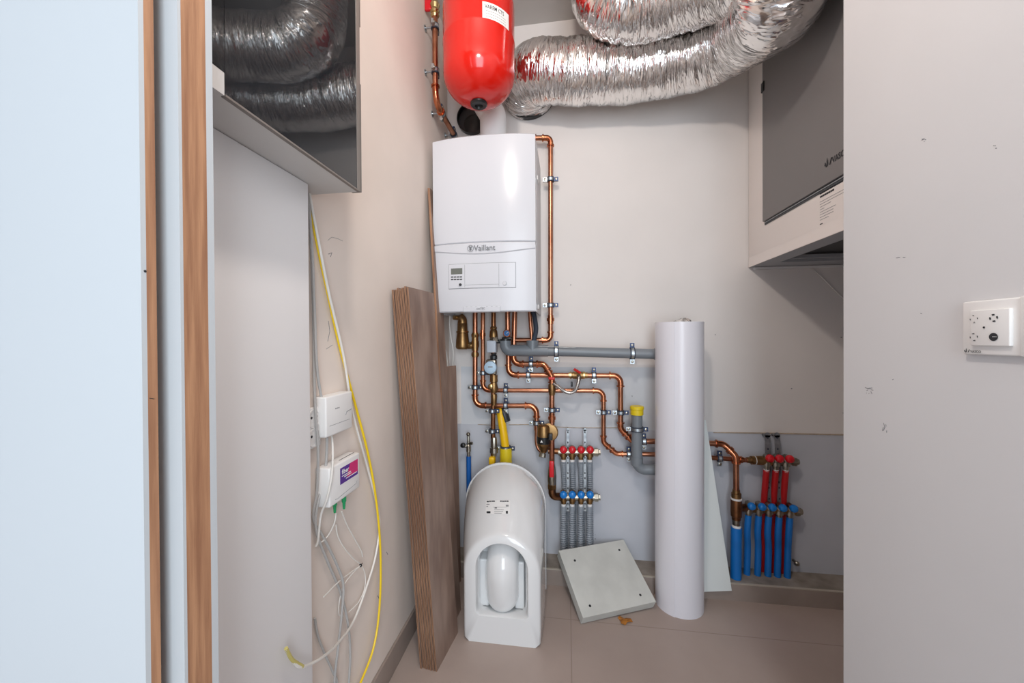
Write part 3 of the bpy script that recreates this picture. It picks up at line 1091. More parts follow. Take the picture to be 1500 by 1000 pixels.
# ---- clamps of the back wall pipework
G = 'clamps on the copper pipes'
hz = RT
for (px, py, ax, off, r, lab) in (
        (806.5, 263, 'v', .055, r1, 'upper clamp on the copper pipe right of the boiler'),
        (806.5, 447, 'v', .055, r1, 'lower clamp on the copper pipe right of the boiler'),
        (696, 567, 'v', .055, r1, 'clamp on the leftmost copper pipe, left of the brass riser'),
        (707.5, 546, 'v', .055, r2, 'clamp on the second copper pipe beside the pale blue valve'),
        (721, 601.5, 'v', .085, .0105, 'clamp on the brass riser beside the top of the yellow hose'),
        (721, 631, 'v', .085, .0105, 'clamp on the brass riser lower down beside the yellow hose'),
        (808.5, 600, 'v', .082, r1, 'clamp on the vertical copper pipe above the brass filter'),
        (786, 619, 'v', .055, r1, 'clamp on the pipe bend directly above the brass filter'),
        (884, 603.5, 'v', .055, r2, 'left one of two side-by-side clamps right of the braided hose'),
        (909, 604, 'v', .055, r1, 'right one of two side-by-side clamps, beside the yellow-capped trap'),
        (741, 571.5, 'h', .055, r2, 'upper clamp of the vertical pair right of the brass riser'),
        (741, 594, 'h', .055, r1, 'lower clamp of the vertical pair above the yellow hose'),
        (778, 533, 'h', .059, r1, 'clamp directly under the grey drain tee'),
        (774, 549, 'h', .055, r1, 'clamp on the horizontal copper pipe below and left of the drain tee clamp'),
        (870, 549.6, 'h', .055, r1, 'clamp on the horizontal copper pipe right of the red lever'),
        (921, 664.8, 'h', .055, r2, 'clamp on the low copper pipe left of the grey trap'),
        (943, 646.2, 'h', .055, r1, 'clamp between the grey trap and the white roll'),
        (1054, 671, 'h', .055, r2, 'clamp on the low copper pipe right of the white sheet'),
):
    c = B(px, py, off)
    if ax == 'v':
        clamp(c, UP, r, RT, lab, group=G)
    else:
        clamp(c, RT, r, UP, lab, group=G, lugs=('zinc', 'navy'))
G2 = 'clamps on the drain and gas pipes'
clamp(B(815, 514.4, .097), RT, .0215, UP, 'left clamp around the grey drain pipe', group=G2)
clamp(B(926, 517.4, .097), RT, .0215, UP, 'right clamp around the grey drain pipe near the white roll', group=G2)
clamp(B(933, 628, .092), UP, .0225, RT, 'clamp around the yellow-capped drain trap', group=G2)
clamp(B(740.5, 656, .065), UP, .0195, RT, 'clamp around the yellow gas hose', group=G2)

# ================================================================== MANIFOLDS
def manifold(name_label, y_px, xs, knob, x0, x1, off, group=None, ends=True, slope=0.0, body='nickel', knob_r=.0165, drop=.045, kn='brass'):
    t = Thing('manifold', name_label, 'manifold', group)
    a, c = B(x0, y_px + 3 - slope * 0, off), B(x1, y_px + 3 + slope * (x1 - x0), off)
    t.part('bar', body).tube([a, c], .0155, 20)
    ax = (c - a).normalized()
    t.part('end_cap', 'nickel').lathe(c, ax, [(-.004, .0185), (.012, .0185), (.014, .013), (.022, .013)], 6)
    outs = []
    for x in xs:
        yk = y_px + slope * (x - x0)
        kp = B(x, yk - .2, off + .036)
        q = V((kp.x, YB - off, kp.z))
        v = t.part('valve', kn)
        v.cyl(q, q + FR * .03, .0115, 16)
        v.lathe(q + V((0, -.004, .006)), -UP, [(0, .013), (.028, .013), (.028, .0165), (.044, .0165), (.046, .012), (drop + .012, .011)], 16)
        t.part('knob', knob, of=v).lathe(q + FR * .026, FR, [(0, .0125), (.002, knob_r * .96), (.006, knob_r), (.012, knob_r * .96), (.017, knob_r * .78), (.020, knob_r * .45), (.021, 0)], 22)
        outs.append(q + V((0, -.004, .006 - drop)))
    t.done()
    return outs


def strap(px, y0, y1, label, off, m='zinc', lean=0, group=None, w=.0125):
    a, c = B(px + lean, y0, off), B(px, y1, off)
    d = (c - a)
    t = Thing('mounting_strap', label, 'bracket', group)
    bd = t.part('strap', m)
    bd.obox(a - RT * w / 2, RT * w, d, FR * .003)
    bd.cyl(a, a + FR * .003, w * .55, 18)
    n = int(d.length / .022)
    for k in range(n):
        q = a + d * ((k + .5) / n)
        if k % 3 != 1:
            t.part('slot', 'dark' if m == 'zinc' else 'rubber').obox(q - RT * .0028 + FR * .003 - UP * .004, RT * .0056, UP * .008, FR * .0004)
    for q in (a + d * .02, c - d * .02):
        t.part('spacer', m).cyl(V((q.x, YB - .0005, q.z)), V((q.x, YB - off, q.z)), .006, 10)
    t.done()


def corr(pts, r, pitch=.0100, amp=.0046):
    pts = [V(p) for p in pts]
    L = sum((pts[i + 1] - pts[i]).length for i in range(len(pts) - 1))
    dens = []
    n = int(L / (pitch / 2))
    for k in range(n + 1):
        s_ = L * k / n
        for i in range(len(pts) - 1):
            l = (pts[i + 1] - pts[i]).length
            if s_ <= l or i == len(pts) - 2:
                dens.append(pts[i].lerp(pts[i + 1], min(1, s_ / l)))
                break
            s_ -= l
    return dens, [r + (amp if k % 2 else 0) - amp / 2 for k in range(len(dens))]


lx = (825.3, 838.3, 851.3, 864.5)
o_up = manifold('left heating manifold with four red knobs', 659, lx, 'red', 818, 872, .058, kn='brass')
o_lo = manifold('left heating manifold with four blue knobs', 725, lx, 'blue', 818, 872, .058, kn='brass')
strap(831.8, 629, 748, 'left perforated steel strap behind the left manifolds', .046, group='straps of the left manifolds')
strap(856.8, 629, 748, 'right perforated steel strap behind the left manifolds', .046, group='straps of the left manifolds')
ordn = ('first', 'second', 'third', 'fourth', 'fifth')
for i, (a, c) in enumerate(zip(o_up, o_lo)):
    t = Thing('corrugated_hose', 'grey corrugated hose below the %s red knob from the left' % ordn[i], 'hose', 'corrugated hoses from the red manifold')
    a2 = V((a.x, YB - .050, a.z - .03)); a3 = V((a.x + .003, YB - .022, c.z + .06)); a4 = V((a.x + .005, YB - .019, LZ))
    d_, r_ = corr(smooth([a + V((0, 0, -.018)), a2, a3, a4], 8), .0118)
    t.part('hose', 'corr_grey').tube(d_, r_, 14)
    t.part('tape', 'white_plastic').tube([a + V((0, 0, .002)), a + V((0, 0, -.022))], .0105, 14)
    t.done()
    t = Thing('corrugated_hose', 'grey corrugated hose below the %s blue knob from the left' % ordn[i], 'hose', 'corrugated hoses from the blue manifold')
    d_, r_ = corr(smooth([c + V((0, 0, -.018)), V((c.x - .001, YB - .05, c.z - .06)), V((c.x - .002, YB - .047, .2)), V((c.x - .003, YB - .046, LZ))], 8), .0118)
    t.part('hose', 'corr_grey').tube(d_, r_, 14)
    t.part('tape', 'white_plastic').tube([c + V((0, 0, .002)), c + V((0, 0, -.022))], .0105, 14)
    t.done()

# right group
rx = (1128.5, 1142.5, 1157.5)
t = Thing('manifold_coupling', 'brass coupling joining the copper pipe to the right red-knob manifold', 'coupling')
a = B(1094, 673.5, .056)
t.part('body', 'brass').lathe(a, RT, [(0, .012), (.016, .013), (.016, .0175), (.03, .0175), (.03, .015), (.034, .0185), (.075, .0195), (.092, .0195)], 22)
t.part('hemp_ring', 'paper').ring(a + RT * .034, RT, .016, .0178, .006, 20)
t.done()
o_ru = manifold('right manifold with three red knobs', 671.5, rx, 'red', 1120, 1161, .056, slope=.03, knob_r=.0165, kn='nickel', drop=.05)
bx = (1101.5, 1117, 1132, 1147.5, 1163.5)
o_rb = manifold('right manifold with five blue knobs', 741.5, bx, 'blue', 1094, 1166, .056, slope=.055, knob_r=.0155, kn='nickel', drop=.045, body='brass')
strap(1126.5, 637, 742, 'left dull steel strap behind the right manifolds', .040, 'zinc_dull', -2.5, 'straps of the right manifolds', .021)
strap(1142, 637, 742, 'right dull steel strap behind the right manifolds', .040, 'zinc_dull', -4, 'straps of the right manifolds', .021)

for i, q in enumerate(o_ru):
    e = PY((1117.5, 1132, 1146.5)[i], 846, YB - .022)
    t = Thing('heating_hose', ('left', 'middle', 'right')[i] + ' red hose under the right red knobs', 'hose', 'red heating hoses')
    t.part('hose', 'red_pipe').tube(smooth([q + V((0, 0, -.012)), q.lerp(V((e.x, YB - .016, LZ)), .25) + V((0, .006, 0)), q.lerp(V((e.x, YB - .016, LZ)), .5) + V((0, .008, 0)), V((e.x, YB - .016, LZ))], 8), .0118, 16)
    t.part('tape', 'white_plastic').tube([q + V((0, 0, .004)), q + V((0, 0, -.018))], .0112, 14)
    t.done()
for i, q in enumerate(o_rb):
    px, py = ((1094, 838), (1109.5, 842), (1124.5, 845), (1138.5, 847), (1153, 849))[i]
    e = PY(px, py, YB - .05)
    t = Thing('water_hose', ordn[i] + ' thin blue hose from the left under the right blue knobs', 'hose', 'thin blue hoses')
    t.part('hose', 'blue_pipe').tube(smooth([q + V((0, 0, -.010)), q + V((-.004, 0, -.08)), V((e.x + .003, e.y, .18)), V((e.x, e.y, LZ + .0005))], 8), .0125, 16)
    if i in (1, 3, 4):
        t.part('tape', 'white_plastic').tube([q + V((0, 0, .004)), q + V((0, 0, -.018))], .0112, 14)
    t.done()
q = B(1078.5, 740, .08)
zz = lambda py: B(1078.5, py, .08).z
t = Thing('brass_tee', 'large brass tee feeding the right blue-knob manifold', 'valve')
t.part('reducer', 'brass').lathe((q.x, q.y, zz(717)), -UP, [(0, .014), (.012, .0145), (.014, .0185), (.036, .0185)], 18)
t.part('hemp_ring', 'paper').ring((q.x, q.y, zz(730)), UP, .018, .0215, .007, 22)
t.part('body', 'copper_dark').lathe((q.x, q.y, zz(731)), -UP, [(0, .021), (.05, .022), (.07, .021), (.072, .018), (.085, .017)], 22)
t.part('branch', 'copper_dark').tube([V((q.x, q.y, zz(743))), B(1094, 743.5, .056)], .0165, 18)
t.part('nipple', 'nickel').lathe((q.x, q.y, zz(757)), -UP, [(0, .0145), (.006, .016), (.012, .0145), (.018, .016), (.024, .0145), (.034, .0145)], 18)
t.done()
e = PY(1077.5, 836, YB - .082)
t = Thing('water_supply_pipe', 'thick blue sleeved pipe under the brass tee right of the white sheet', 'pipe')
t.part('sleeve', 'blue_pipe').tube([V((q.x, q.y, zz(772))), V((e.x, q.y - .004, LZ + .0005))], .0205, 22)
t.part('packing', 'white_plastic').ball(V((q.x, q.y, zz(771))), .0175, sq=.7)
t.done()
t = Thing('pipe_stub', 'small grey screw plug low on the wall right of the blue hoses', 'plug')
q = PY(1162, 820, YB - .004)
t.part('plug', 'nickel').lathe(q, FR, [(-.001, .006), (.02, .006), (.022, .010), (.03, .010), (.034, .006)], 12)
t.done()

# ================================================================== TOILET
t = Thing('toilet_bowl', 'white ceramic toilet bowl stood on end, underside with trap facing out', 'toilet', base=V((-.25, 1.47, 0)))
YF, YK = 1.316, 1.632


def xc(y):
    return -.231 - .115 * (y - YF)


def usec(w, h, y, n=20, zb=0.0, rb=.012):
    """U-shaped outline from bottom left over the arch to bottom right"""
    c = xc(y)
    pts = [(c - w + rb, y, zb), (c - w, y, zb + rb)]
    m_ = 6
    for k in range(1, m_):
        pts.append((c - w, y, zb + rb + (h - w - zb - rb) * k / m_))
    for k in range(n + 1):
        a = PI - PI * k / n
        pts.append((c + w * math.cos(a), y, h - w + w * math.sin(a)))
    for k in range(m_ - 1, 0, -1):
        pts.append((c + w, y, zb + rb + (h - w - zb - rb) * k / m_))
    pts += [(c + w, y, zb + rb), (c + w - rb, y, zb)]
    return pts


bw = t.part('bowl', 'ceramic', ang=50)
secs = [(.130, .376, YF + .001), (.1365, .385, YF + .008), (.139, .391, YF + .018), (.1445, .412, YF + .05), (.153, .446, YF + .10), (.160, .480, YF + .155), (.166, .506, YF + .21),
        (.170, .526, YF + .265), (.172, .534, YF + .295), (.168, .530, YF + .300)]
rings = [usec(w, h, y) for (w, h, y) in secs]
n = len(rings[0])
# front: inner opening outline (same point count), then cavity
ow, oh, oz = .090, .352, .098
inner = usec(ow + .004, oh + .004, YF, zb=oz - .003, rb=.012)
inner2 = usec(ow, oh, YF + .008, zb=oz, rb=.012)
inner3 = usec(ow - .006, oh - .008, YF + .075, zb=oz - .02, rb=.012)
inner4 = usec(ow - .012, oh - .014, YF + .125, zb=oz - .02, rb=.012)
allr = [inner4, inner3, inner2, inner] + rings
vs = [p for r_ in allr for p in r_]
fs = []
for i in range(len(allr) - 1):
    for k in range(n):
        k2 = (k + 1) % n
        fs.append((i * n + k, (i + 1) * n + k, (i + 1) * n + k2, i * n + k2))
fs.append(tuple(range(n)))
fs.append(tuple((len(allr) - 1) * n + k for k in range(n - 1, -1, -1)))
bw.add(vs, fs)
rm = t.part('rim', 'ceramic', ang=50)
rr = [usec(.166, .530, YF + .302), usec(.1745, .541, YF + .303), usec(.1755, .542, YF + .309), usec(.173, .539, YF + .313)]
vs = [p for r_ in rr for p in r_]
fs = [(i * n + k, (i + 1) * n + k, (i + 1) * n + (k + 1) % n, i * n + (k + 1) % n) for i in range(3) for k in range(n)]
fs += [tuple(range(n)), tuple(3 * n + k for k in range(n - 1, -1, -1))]
rm.add(vs, fs)
tr = t.part('trap', 'ceramic', ang=60)
yc = YF + .062
tp_ = smooth([(xc(yc), yc + .10, .290), (xc(yc), yc + .052, .284), (xc(yc), yc + .014, .262), (xc(yc), yc, .225), (xc(yc), yc, .185), (xc(yc), yc + .006, .142), (xc(yc), yc + .018, .116), (xc(yc), yc + .03, .104)], 8)
m_ = len(tp_)
rad = []
for i in range(m_):
    s_ = i / (m_ - 1)
    rad.append(.060 if s_ < .72 else max(.006, .060 * math.sqrt(max(0, 1 - ((s_ - .72) / .283) ** 2))))
tr.tube(tp_, rad, 28)
for s_ in (-1, 1):
    x = xc(YF + .1) + s_ * .066
    t.part('inner_ledge', 'ceramic').rbox((x - .018, YF + .07, .08), (x + .018, YF + .128, .255), .006)
# sticker on the sloped underside
def slope_pt(x, zf):
    # follow the crown line of the bowl between sections
    for (w0, h0, y0), (w1, h1, y1) in zip(secs, secs[1:]):
        if h0 <= zf <= h1:
            s_ = (zf - h0) / (h1 - h0)
            y, w = y0 + (y1 - y0) * s_, w0 + (w1 - w0) * s_
            return y, w
    return YF, .14


def onbowl(px, py, lift=.001):
    best = None
    d = ray(px, py)
    for k in range(600):
        y = YF + .3 * k / 600
        p = CAM + d * (y / d.y)
        for (w0, h0, y0), (w1, h1, y1) in zip(secs, secs[1:]):
            if y0 <= y <= y1 and y1 > y0:
                s_ = (y - y0) / (y1 - y0)
                w, h = w0 + (w1 - w0) * s_, h0 + (h1 - h0) * s_
                dx = p.x - xc(y)
                if abs(dx) < w:
                    zs_ = h - w + math.sqrt(w * w - dx * dx)
                    if p.z <= zs_:
                        return p - d.normalized() * lift
    return CAM + d * ((YF + .1) / d.y)


def bowl_quad(b, x0, y0, x1, y1, lift):
    nx, ny = max(1, int((x1 - x0) / 4)), max(1, int((y1 - y0) / 5))
    g = [[onbowl(x0 + (x1 - x0) * i / nx, y0 + (y1 - y0) * j / ny, lift) for i in range(nx + 1)] for j in range(ny + 1)]
    vs = [p for r_ in g for p in r_]
    fs = [(j * (nx + 1) + i, (j + 1) * (nx + 1) + i, (j + 1) * (nx + 1) + i + 1, j * (nx + 1) + i + 1) for j in range(ny) for i in range(nx)]
    b.add(vs, fs)


st = t.part('sticker', 'paper')
bowl_quad(st, 711.5, 732, 747, 753, .0012)
sp = t.part('sticker_print', 'print', of=st)
sg = t.part('sticker_small_print', 'print_mid', of=st)
for (x0, y0, x1, y1) in ((713, 733.4, 716, 735.2), (716.6, 733, 719, 734.8), (719.6, 733, 725, 734.6), (732.5, 732.9, 735, 734.6), (735.6, 733, 738, 734.7), (738.6, 732.9, 741, 734.7), (741.6, 733, 745, 734.6), (712.7, 748.5, 718.5, 751.5), (741, 748, 744, 752), (724.5, 743, 728, 744.4)):
    bowl_quad(sp, x0, y0, x1, y1, .0022)
for (x0, y0, x1, y1) in ((712.5, 738, 717, 739), (712.5, 741, 715, 742), (722, 742.2, 742, 742.6), (724, 746, 738, 746.7), (724, 748.5, 737, 749.2), (724, 751, 735, 751.7), (741, 739, 745, 741.6)):
    bowl_quad(sg, x0, y0, x1, y1, .0022)
t.done()

# ================================================================== PLANKS
o0 = PZ(640, 984, 0.0)
bl0 = V((o0.x, o0.y, 0.0))
br0 = PZ(671, 926, 0.0)
wv = V((br0.x - bl0.x, br0.y - bl0.y, 0))
d = ray(598, 420)
zt_ = 1.24
tp0 = CAM + d * ((zt_ - H) / d.z)
uv_ = tp0 - bl0
nv = wv.cross(uv_).normalized()
if nv.x > 0:
    nv = -nv
th = .0058
words = ('outermost laminate plank of the leaning stack, broad face showing', 'second plank from the outside of the leaning stack', 'third plank from the outside of the leaning stack',
         'middle plank of the leaning stack of seven', 'third plank from the left wall in the leaning stack', 'second plank from the left wall in the leaning stack', 'innermost plank of the stack, leaning on the left wall')
random.seed(11)
for i in range(7):
    t = Thing('laminate_plank', words[i], 'plank', 'stacked laminate planks')
    b = t.part('board', 'plank_face')
    b.mats.append('plank_core')
    s_ = random.uniform(-.004, .003) if i else 0
    o = bl0 + nv * (th + .0030) * i + wv.normalized() * s_
    up = uv_ * (1 + random.uniform(-.004, .003) * (i > 0))
    # long edge with its groove, as a profile extruded along the plank
    wn = wv.normalized()
    Wd = wv.length
    prof = [(0, 0), (0, .34 * th), (.009, .34 * th), (.009, .72 * th), (.0, .72 * th), (0, th), (Wd, th), (Wd, 0)]
    P0 = [o + wn * p[0] + nv * p[1] for p in prof]
    P1 = [p + up for p in P0]
    k = len(prof)
    b.add(P0 + P1, [list(range(k)), list(range(2 * k - 1, k - 1, -1))] + [[j, k + j, k + (j + 1) % k, (j + 1) % k] for j in (0, 1, 2, 3, 4, 6)], 1)
    b.add(P0 + P1, [[5, k + 5, k + 6, 6], [7, k + 7, k, 0]], 0)
    t.done()


def board(name, label, cat, bot, width, up, thick, group=None):
    t = Thing(name, label, cat, group)
    b = t.part('board', 'plank_face'); b.mats.append('plank_core')
    p = [V(bot), V(bot) + V(width), V(bot) + V(width) + V(thick), V(bot) + V(thick)]
    b.hexa(p + [q + V(up) for q in p], (1, 1, 0, 1, 0, 1))
    t.done()


tt_ = PX(629.5, 275, -.545)
board('laminate_plank', 'tall narrow plank leaning in the corner beside the boiler', 'plank', (-.425, 1.395, 0), (0.004, .07, 0), V((-.545, tt_.y, tt_.z)) - V((-.425, 1.395, 0)), (-.009, 0, 0))
board('laminate_plank', 'short cut plank standing behind the stack, below the boiler', 'plank', (-.533, 1.48, 0), (.063, .16, 0), (-.022, .02, .955), (-.008, .003, 0))

# ================================================================== CEMENT BOARD PLATE
zf = .036
A_ = PZ(854, 905, zf); D_ = PZ(961, 881, zf + .002)
e1 = D_ - A_
A2 = PY(820, 806, 1.648)
e2 = A2 - A_
e2 = e2 - e1.normalized() * e2.dot(e1.normalized())
nn = e1.cross(e2).normalized()
if nn.z < 0:
    nn = -nn
t = Thing('cement_plate', 'square white board with four holes leaning between toilet and white roll', 'board')
import bmesh
pb_ = t.part('slab', 'plate')
pb_.obox(A_ - nn * .040, e1, e2, nn * .040)
for (u_, v_) in ((.14, .13), (.84, .13), (.17, .80), (.86, .84)):
    c = A_ + e1 * u_ + e2 * v_
    t.part('screw_hole', 'dark').cyl(c - nn * .002, c + nn * .0005, .0048, 14)
t.done()
q = PZ(915, 910, 0)
t = Thing('dry_leaf', 'small orange dry leaf on the floor under the tilted white board', 'leaf')
lf = t.part('leaf', 'leaf')
vs, fs = [], []
for k in range(12):
    a = 2 * PI * k / 12
    r_ = .018 * (1 + .35 * math.sin(3 * a + 1))
    vs.append(V((q.x + r_ * math.cos(a) * 1.3, q.y + r_ * math.sin(a) * .9, .002 + .006 * abs(math.sin(2 * a)))))
vs.append(V((q.x, q.y, .010)))
fs = [(k, (k + 1) % 12, 12) for k in range(12)]
lf.add(vs + [v - V((0, 0, .0018)) for v in vs], fs + [tuple(13 + k for k in f[::-1]) for f in fs] + [(k, 13 + k, 13 + (k + 1) % 12, (k + 1) % 12) for k in range(12)])
t.done()

# ================================================================== WHITE ROLL AND SHEET
cb = PZ(995, 905, 0)
dirn = V((cb.x, cb.y, 0)).normalized()
rc = V((cb.x, cb.y, 0)) + dirn * .088
topc = PY(996.5, 473, rc.y + .02)
t = Thing('white_roll', 'tall white roll standing on the floor in front of the back wall', 'roll')
R_ = .0905
zt_ = 1.073 + (496 - 473) / 560 * 1.53
lean = V((.004, .003, 0))
nseg = 56
vs, fs = [], []
# spiral sheet: outer wrap with an overlapping seam
for ring_, z in enumerate((0.0, .02, .3, .6, .9, zt_ - .003, zt_)):
    for k in range(nseg + 8):
        a = math.radians(200) + 2 * PI * k / nseg
        r_ = R_ - .0012 + .0028 * (k / (nseg + 8))
        vs.append(rc + lean * (z / zt_) + V((r_ * math.cos(a), r_ * math.sin(a), z)))
    o = len(vs)
m_ = nseg + 8
outer = list(vs)
vin = []
for i, v in enumerate(outer):
    ring_ = i // m_
    z = v.z
    c = rc + lean * (z / zt_) + V((0, 0, z))
    vin.append(c + (v - c) * ((R_ - .004) / R_))
fs = []
for i in range(6):
    for k in range(m_ - 1):
        fs.append((i * m_ + k, i * m_ + k + 1, (i + 1) * m_ + k + 1, (i + 1) * m_ + k))
N0 = len(outer)
fs += [tuple(N0 + q for q in f[::-1]) for f in fs]
for k in range(m_ - 1):
    fs.append((6 * m_ + k, 6 * m_ + k + 1, N0 + 6 * m_ + k + 1, N0 + 6 * m_ + k))
    fs.append((k + 1, k, N0 + k, N0 + k + 1))
for i in range(6):
    fs.append((i * m_ + m_ - 1, N0 + i * m_ + m_ - 1, N0 + (i + 1) * m_ + m_ - 1, (i + 1) * m_ + m_ - 1))
    fs.append(((i + 1) * m_, N0 + (i + 1) * m_, N0 + i * m_, i * m_))
t.part('sheet', 'tube_white', ang=50).add(vs + vin, fs)
# crumpled foil showing out of the top
fo = t.part('foil_end', 'foil', 'crumpled silver foil peeking out of the top')
c = rc + lean + V((.014, .0, zt_ - .02))
vs, fs = [], []
for j in range(9):
    for k in range(16):
        a = 2 * PI * k / 16
        r_ = .05 * math.sin(PI * (j + .5) / 9) * (1 + .25 * math.sin(3 * a + j))
        vs.append(c + V((r_ * math.cos(a), r_ * math.sin(a) * .6, -.03 + .065 * j / 8 + .004 * math.sin(5 * a + j * 2))))
for j in range(8):
    for k in range(16):
        fs.append((j * 16 + k, j * 16 + (k + 1) % 16, (j + 1) * 16 + (k + 1) % 16, (j + 1) * 16 + k))
fs += [tuple(range(15, -1, -1)), tuple(8 * 16 + k for k in range(16))]
fo.add(vs, fs)
t.done()

# thin white sheet behind the roll, tilted, leaning on the wall
s1 = PY(1072, 865, 1.650)
s2 = PY(1034, 615, 1.722)
s3 = PY(1032, 866.5, 1.652)
s4 = V((rc.x + .0935, 1.6515, .001))
s5 = V((rc.x + .0935, s2.y, s2.z - .004))
t = Thing('white_sheet', 'thin white sheet leaning behind the white roll, right edge showing', 'sheet')
t.part('sheet', 'sheet').prism([s1, s2, s5, s4, s3], (0, .006, 0))
t.done()

# ================================================================== FOIL DUCTS
def foil(t, pts, r, seed):
    path = smooth(pts, 44)
    def rf(L, a):
        p = V((L * 13 + seed, math.cos(a) * 1.1, math.sin(a) * 1.1))
        q = V((L * 60 + seed, math.cos(a) * 1.4 + L * 3, math.sin(a) * 1.4))
        q3 = V((L * 170 + seed, math.cos(a) * 2.2 + L * 9, math.sin(a) * 2.2))
        return .006 * mnoise.noise(p) + .004 * mnoise.noise(q) + .0022 * mnoise.noise(q3)
    t.part('sleeve', 'foil', ang=180).tube(path, r, 72, uv=True, rf=rf)


q0 = PY(771, 110, 1.66)
t = Thing('insulated_duct', 'lower crinkled silver foil duct running from the red tank to the grey unit', 'duct', 'foil ducts')
lowd = [V((q0.x + .0, YB - .004, q0.z)), V((q0.x + .0, 1.715, q0.z)), PY(785, 108, 1.645), PY(835, 106, 1.625), PY(905, 104, 1.625), PY(1000, 87, 1.585), PY(1075, 56, 1.49), PY(1114, 24, 1.35), PY(1146, -16, 1.19), V((.585, 1.03, 2.34)), V((.57, .97, ZC - .002))]
foil(t, lowd, .122, 0.0)
t.part('collar', 'black').ring((q0.x, YB - .016, q0.z - .0), FR, .10, .124, .024, 40)
t.done()
t = Thing('insulated_duct', 'upper crinkled silver foil duct tucked under the ceiling', 'duct', 'foil ducts')
u0 = PY(884, 10, 1.42)
foil(t, [V((u0.x - .02, 1.43, ZC - .002)), V((u0.x - .005, 1.43, u0.z + .10)), V((u0.x + .015, 1.42, u0.z + .03)), PY(925, 6, 1.41), PY(985, -8, 1.38), PY(1060, -38, 1.30), PY(1130, -80, 1.20), V((.58, .98, 2.36)), V((.56, .86, ZC - .01))], .118, 9.0)
t.done()

# ================================================================== VENTILATION UNIT
c1 = PX(1100, 390, XU)
zu = c1.z
yu1 = YB - .003
yu0 = 1.02
zu1 = 2.46
t = Thing('ventilation_unit', 'white ventilation unit with grey front panel at the right', 'appliance', base=V((1.0, 1.4, zu)))
bd = t.part('housing', 'unit_white')
bd.rbox((XU, yu0, zu + .03), (1.298, yu1, zu1), .004)
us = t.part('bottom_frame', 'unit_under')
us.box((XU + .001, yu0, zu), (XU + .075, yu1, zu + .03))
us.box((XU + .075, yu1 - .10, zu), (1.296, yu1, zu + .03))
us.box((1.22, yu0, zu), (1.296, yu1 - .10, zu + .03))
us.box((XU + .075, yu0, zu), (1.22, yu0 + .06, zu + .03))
t.part('skirt', 'unit_white').box((XU, yu0, zu - .0005), (XU + .003, yu1, zu + .04))
t.part('opening', 'black').box((XU + .075, yu0 + .06, zu + .026), (1.22, yu1 - .10, zu + .03))
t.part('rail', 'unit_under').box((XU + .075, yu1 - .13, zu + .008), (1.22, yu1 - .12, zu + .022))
g0 = PX(1118, 325, XU - .006)
fp = t.part('front_panel', 'unit_grey')
fp.rbox((XU - .009, yu0 + .004, g0.z), (XU - .001, g0.y, zu1 - .002), .002)
t.part('shadow_gap', 'dark').box((XU - .003, yu0 + .004, g0.z - .014), (XU, g0.y - .004, g0.z + .002))
t.part('gap_edge', 'unit_under').box((XU - .005, yu0 + .004, g0.z - .0065), (XU - .001, g0.y - .01, g0.z - .0045))
q = PX(1119, 126, XU - .006)
t.part('corner_clip', 'black').rbox((XU - .012, q.y - .01, q.z - .022), (XU - .001, q.y + .012, q.z + .016), .002)
# lettering on the panel: reads from the far end towards the camera
xf = XU - .0096
v0 = PX(1219, 239, xf)
tx_ = t.part('lettering', 'print', of=fp)
v1 = PX(1219, 222, xf)
hgt = .0175
tx_.text('VASCO', hgt / .7, v0, (0, -1, 0), UP, .0006, bold=.02, squash=.82)
lg = t.part('logo', 'print', of=fp)
a = PX(1208, 247, xf)
s_ = .027
for poly in (((0, .30), (.22, .16), (.30, 0), (.36, .06), (.30, .35), (.10, .62)), ((.34, .05), (.52, .1), (.60, .34), (.52, .62), (.46, 1.0), (.38, .6), (.48, .36)), ((.80, .06), (.94, .06), (1.22, .72), (1.08, .72))):
    lg.prism([a + V((-.0006, -p[0] * s_, p[1] * s_)) for p in poly], (-.0006, 0, 0))
# printed notice on the white field
nt_ = t.part('notice_lettering', 'print', of=bd)
n0 = PX(1201, 285, XU - .0006)
nt_.text('Keep this unit accessible at all times', .0125, n0 + V((0, 0, 0)), (0, -1, 0), UP, .0005, bold=.01, squash=.85) if False else None
for k, (w, off) in enumerate(((.10, 0), (.062, .011))):
    z = n0.z - off
    y = n0.y
    x = 0
    while x < w:
        l = .004 + .005 * random.random()
        nt_.box((XU - .0007, y - x - l, z), (XU - .0001, y - x, z + .0055))
        x += l + .0015
nm = t.part('notice_small_print', 'print_mid', of=bd)
for k, w in enumerate((.11, .11, .05, .02, .07, .06, .06, .04)):
    z = n0.z - .024 - k * .008
    nm.box((XU - .0007, n0.y - w, z), (XU - .0001, n0.y, z + .0012))
nt_.box((XU - .0007, n0.y - .012, n0.z - .094), (XU - .0001, n0.y, n0.z - .091))
t.done()
t = Thing('condensate_cable', 'thin white cable hanging on the wall under the ventilation unit', 'cable')
t.part('cable', 'white_cable').tube(smooth([B(1182, 384, .01), B(1188, 392, .006), B(1204, 406, .006), B(1222, 424, .006), B(1240, 442, .006), B(1262, 470, .006)], 8), .0022, 8)
t.done()
t = Thing('wall_batten', 'slim white batten on the wall under the rear of the ventilation unit', 'batten')
t.part('batten', 'white_plastic').box((XU + .02, YB - .012, zu - .011), (1.29, YB - .001, zu - .002))
t.done()

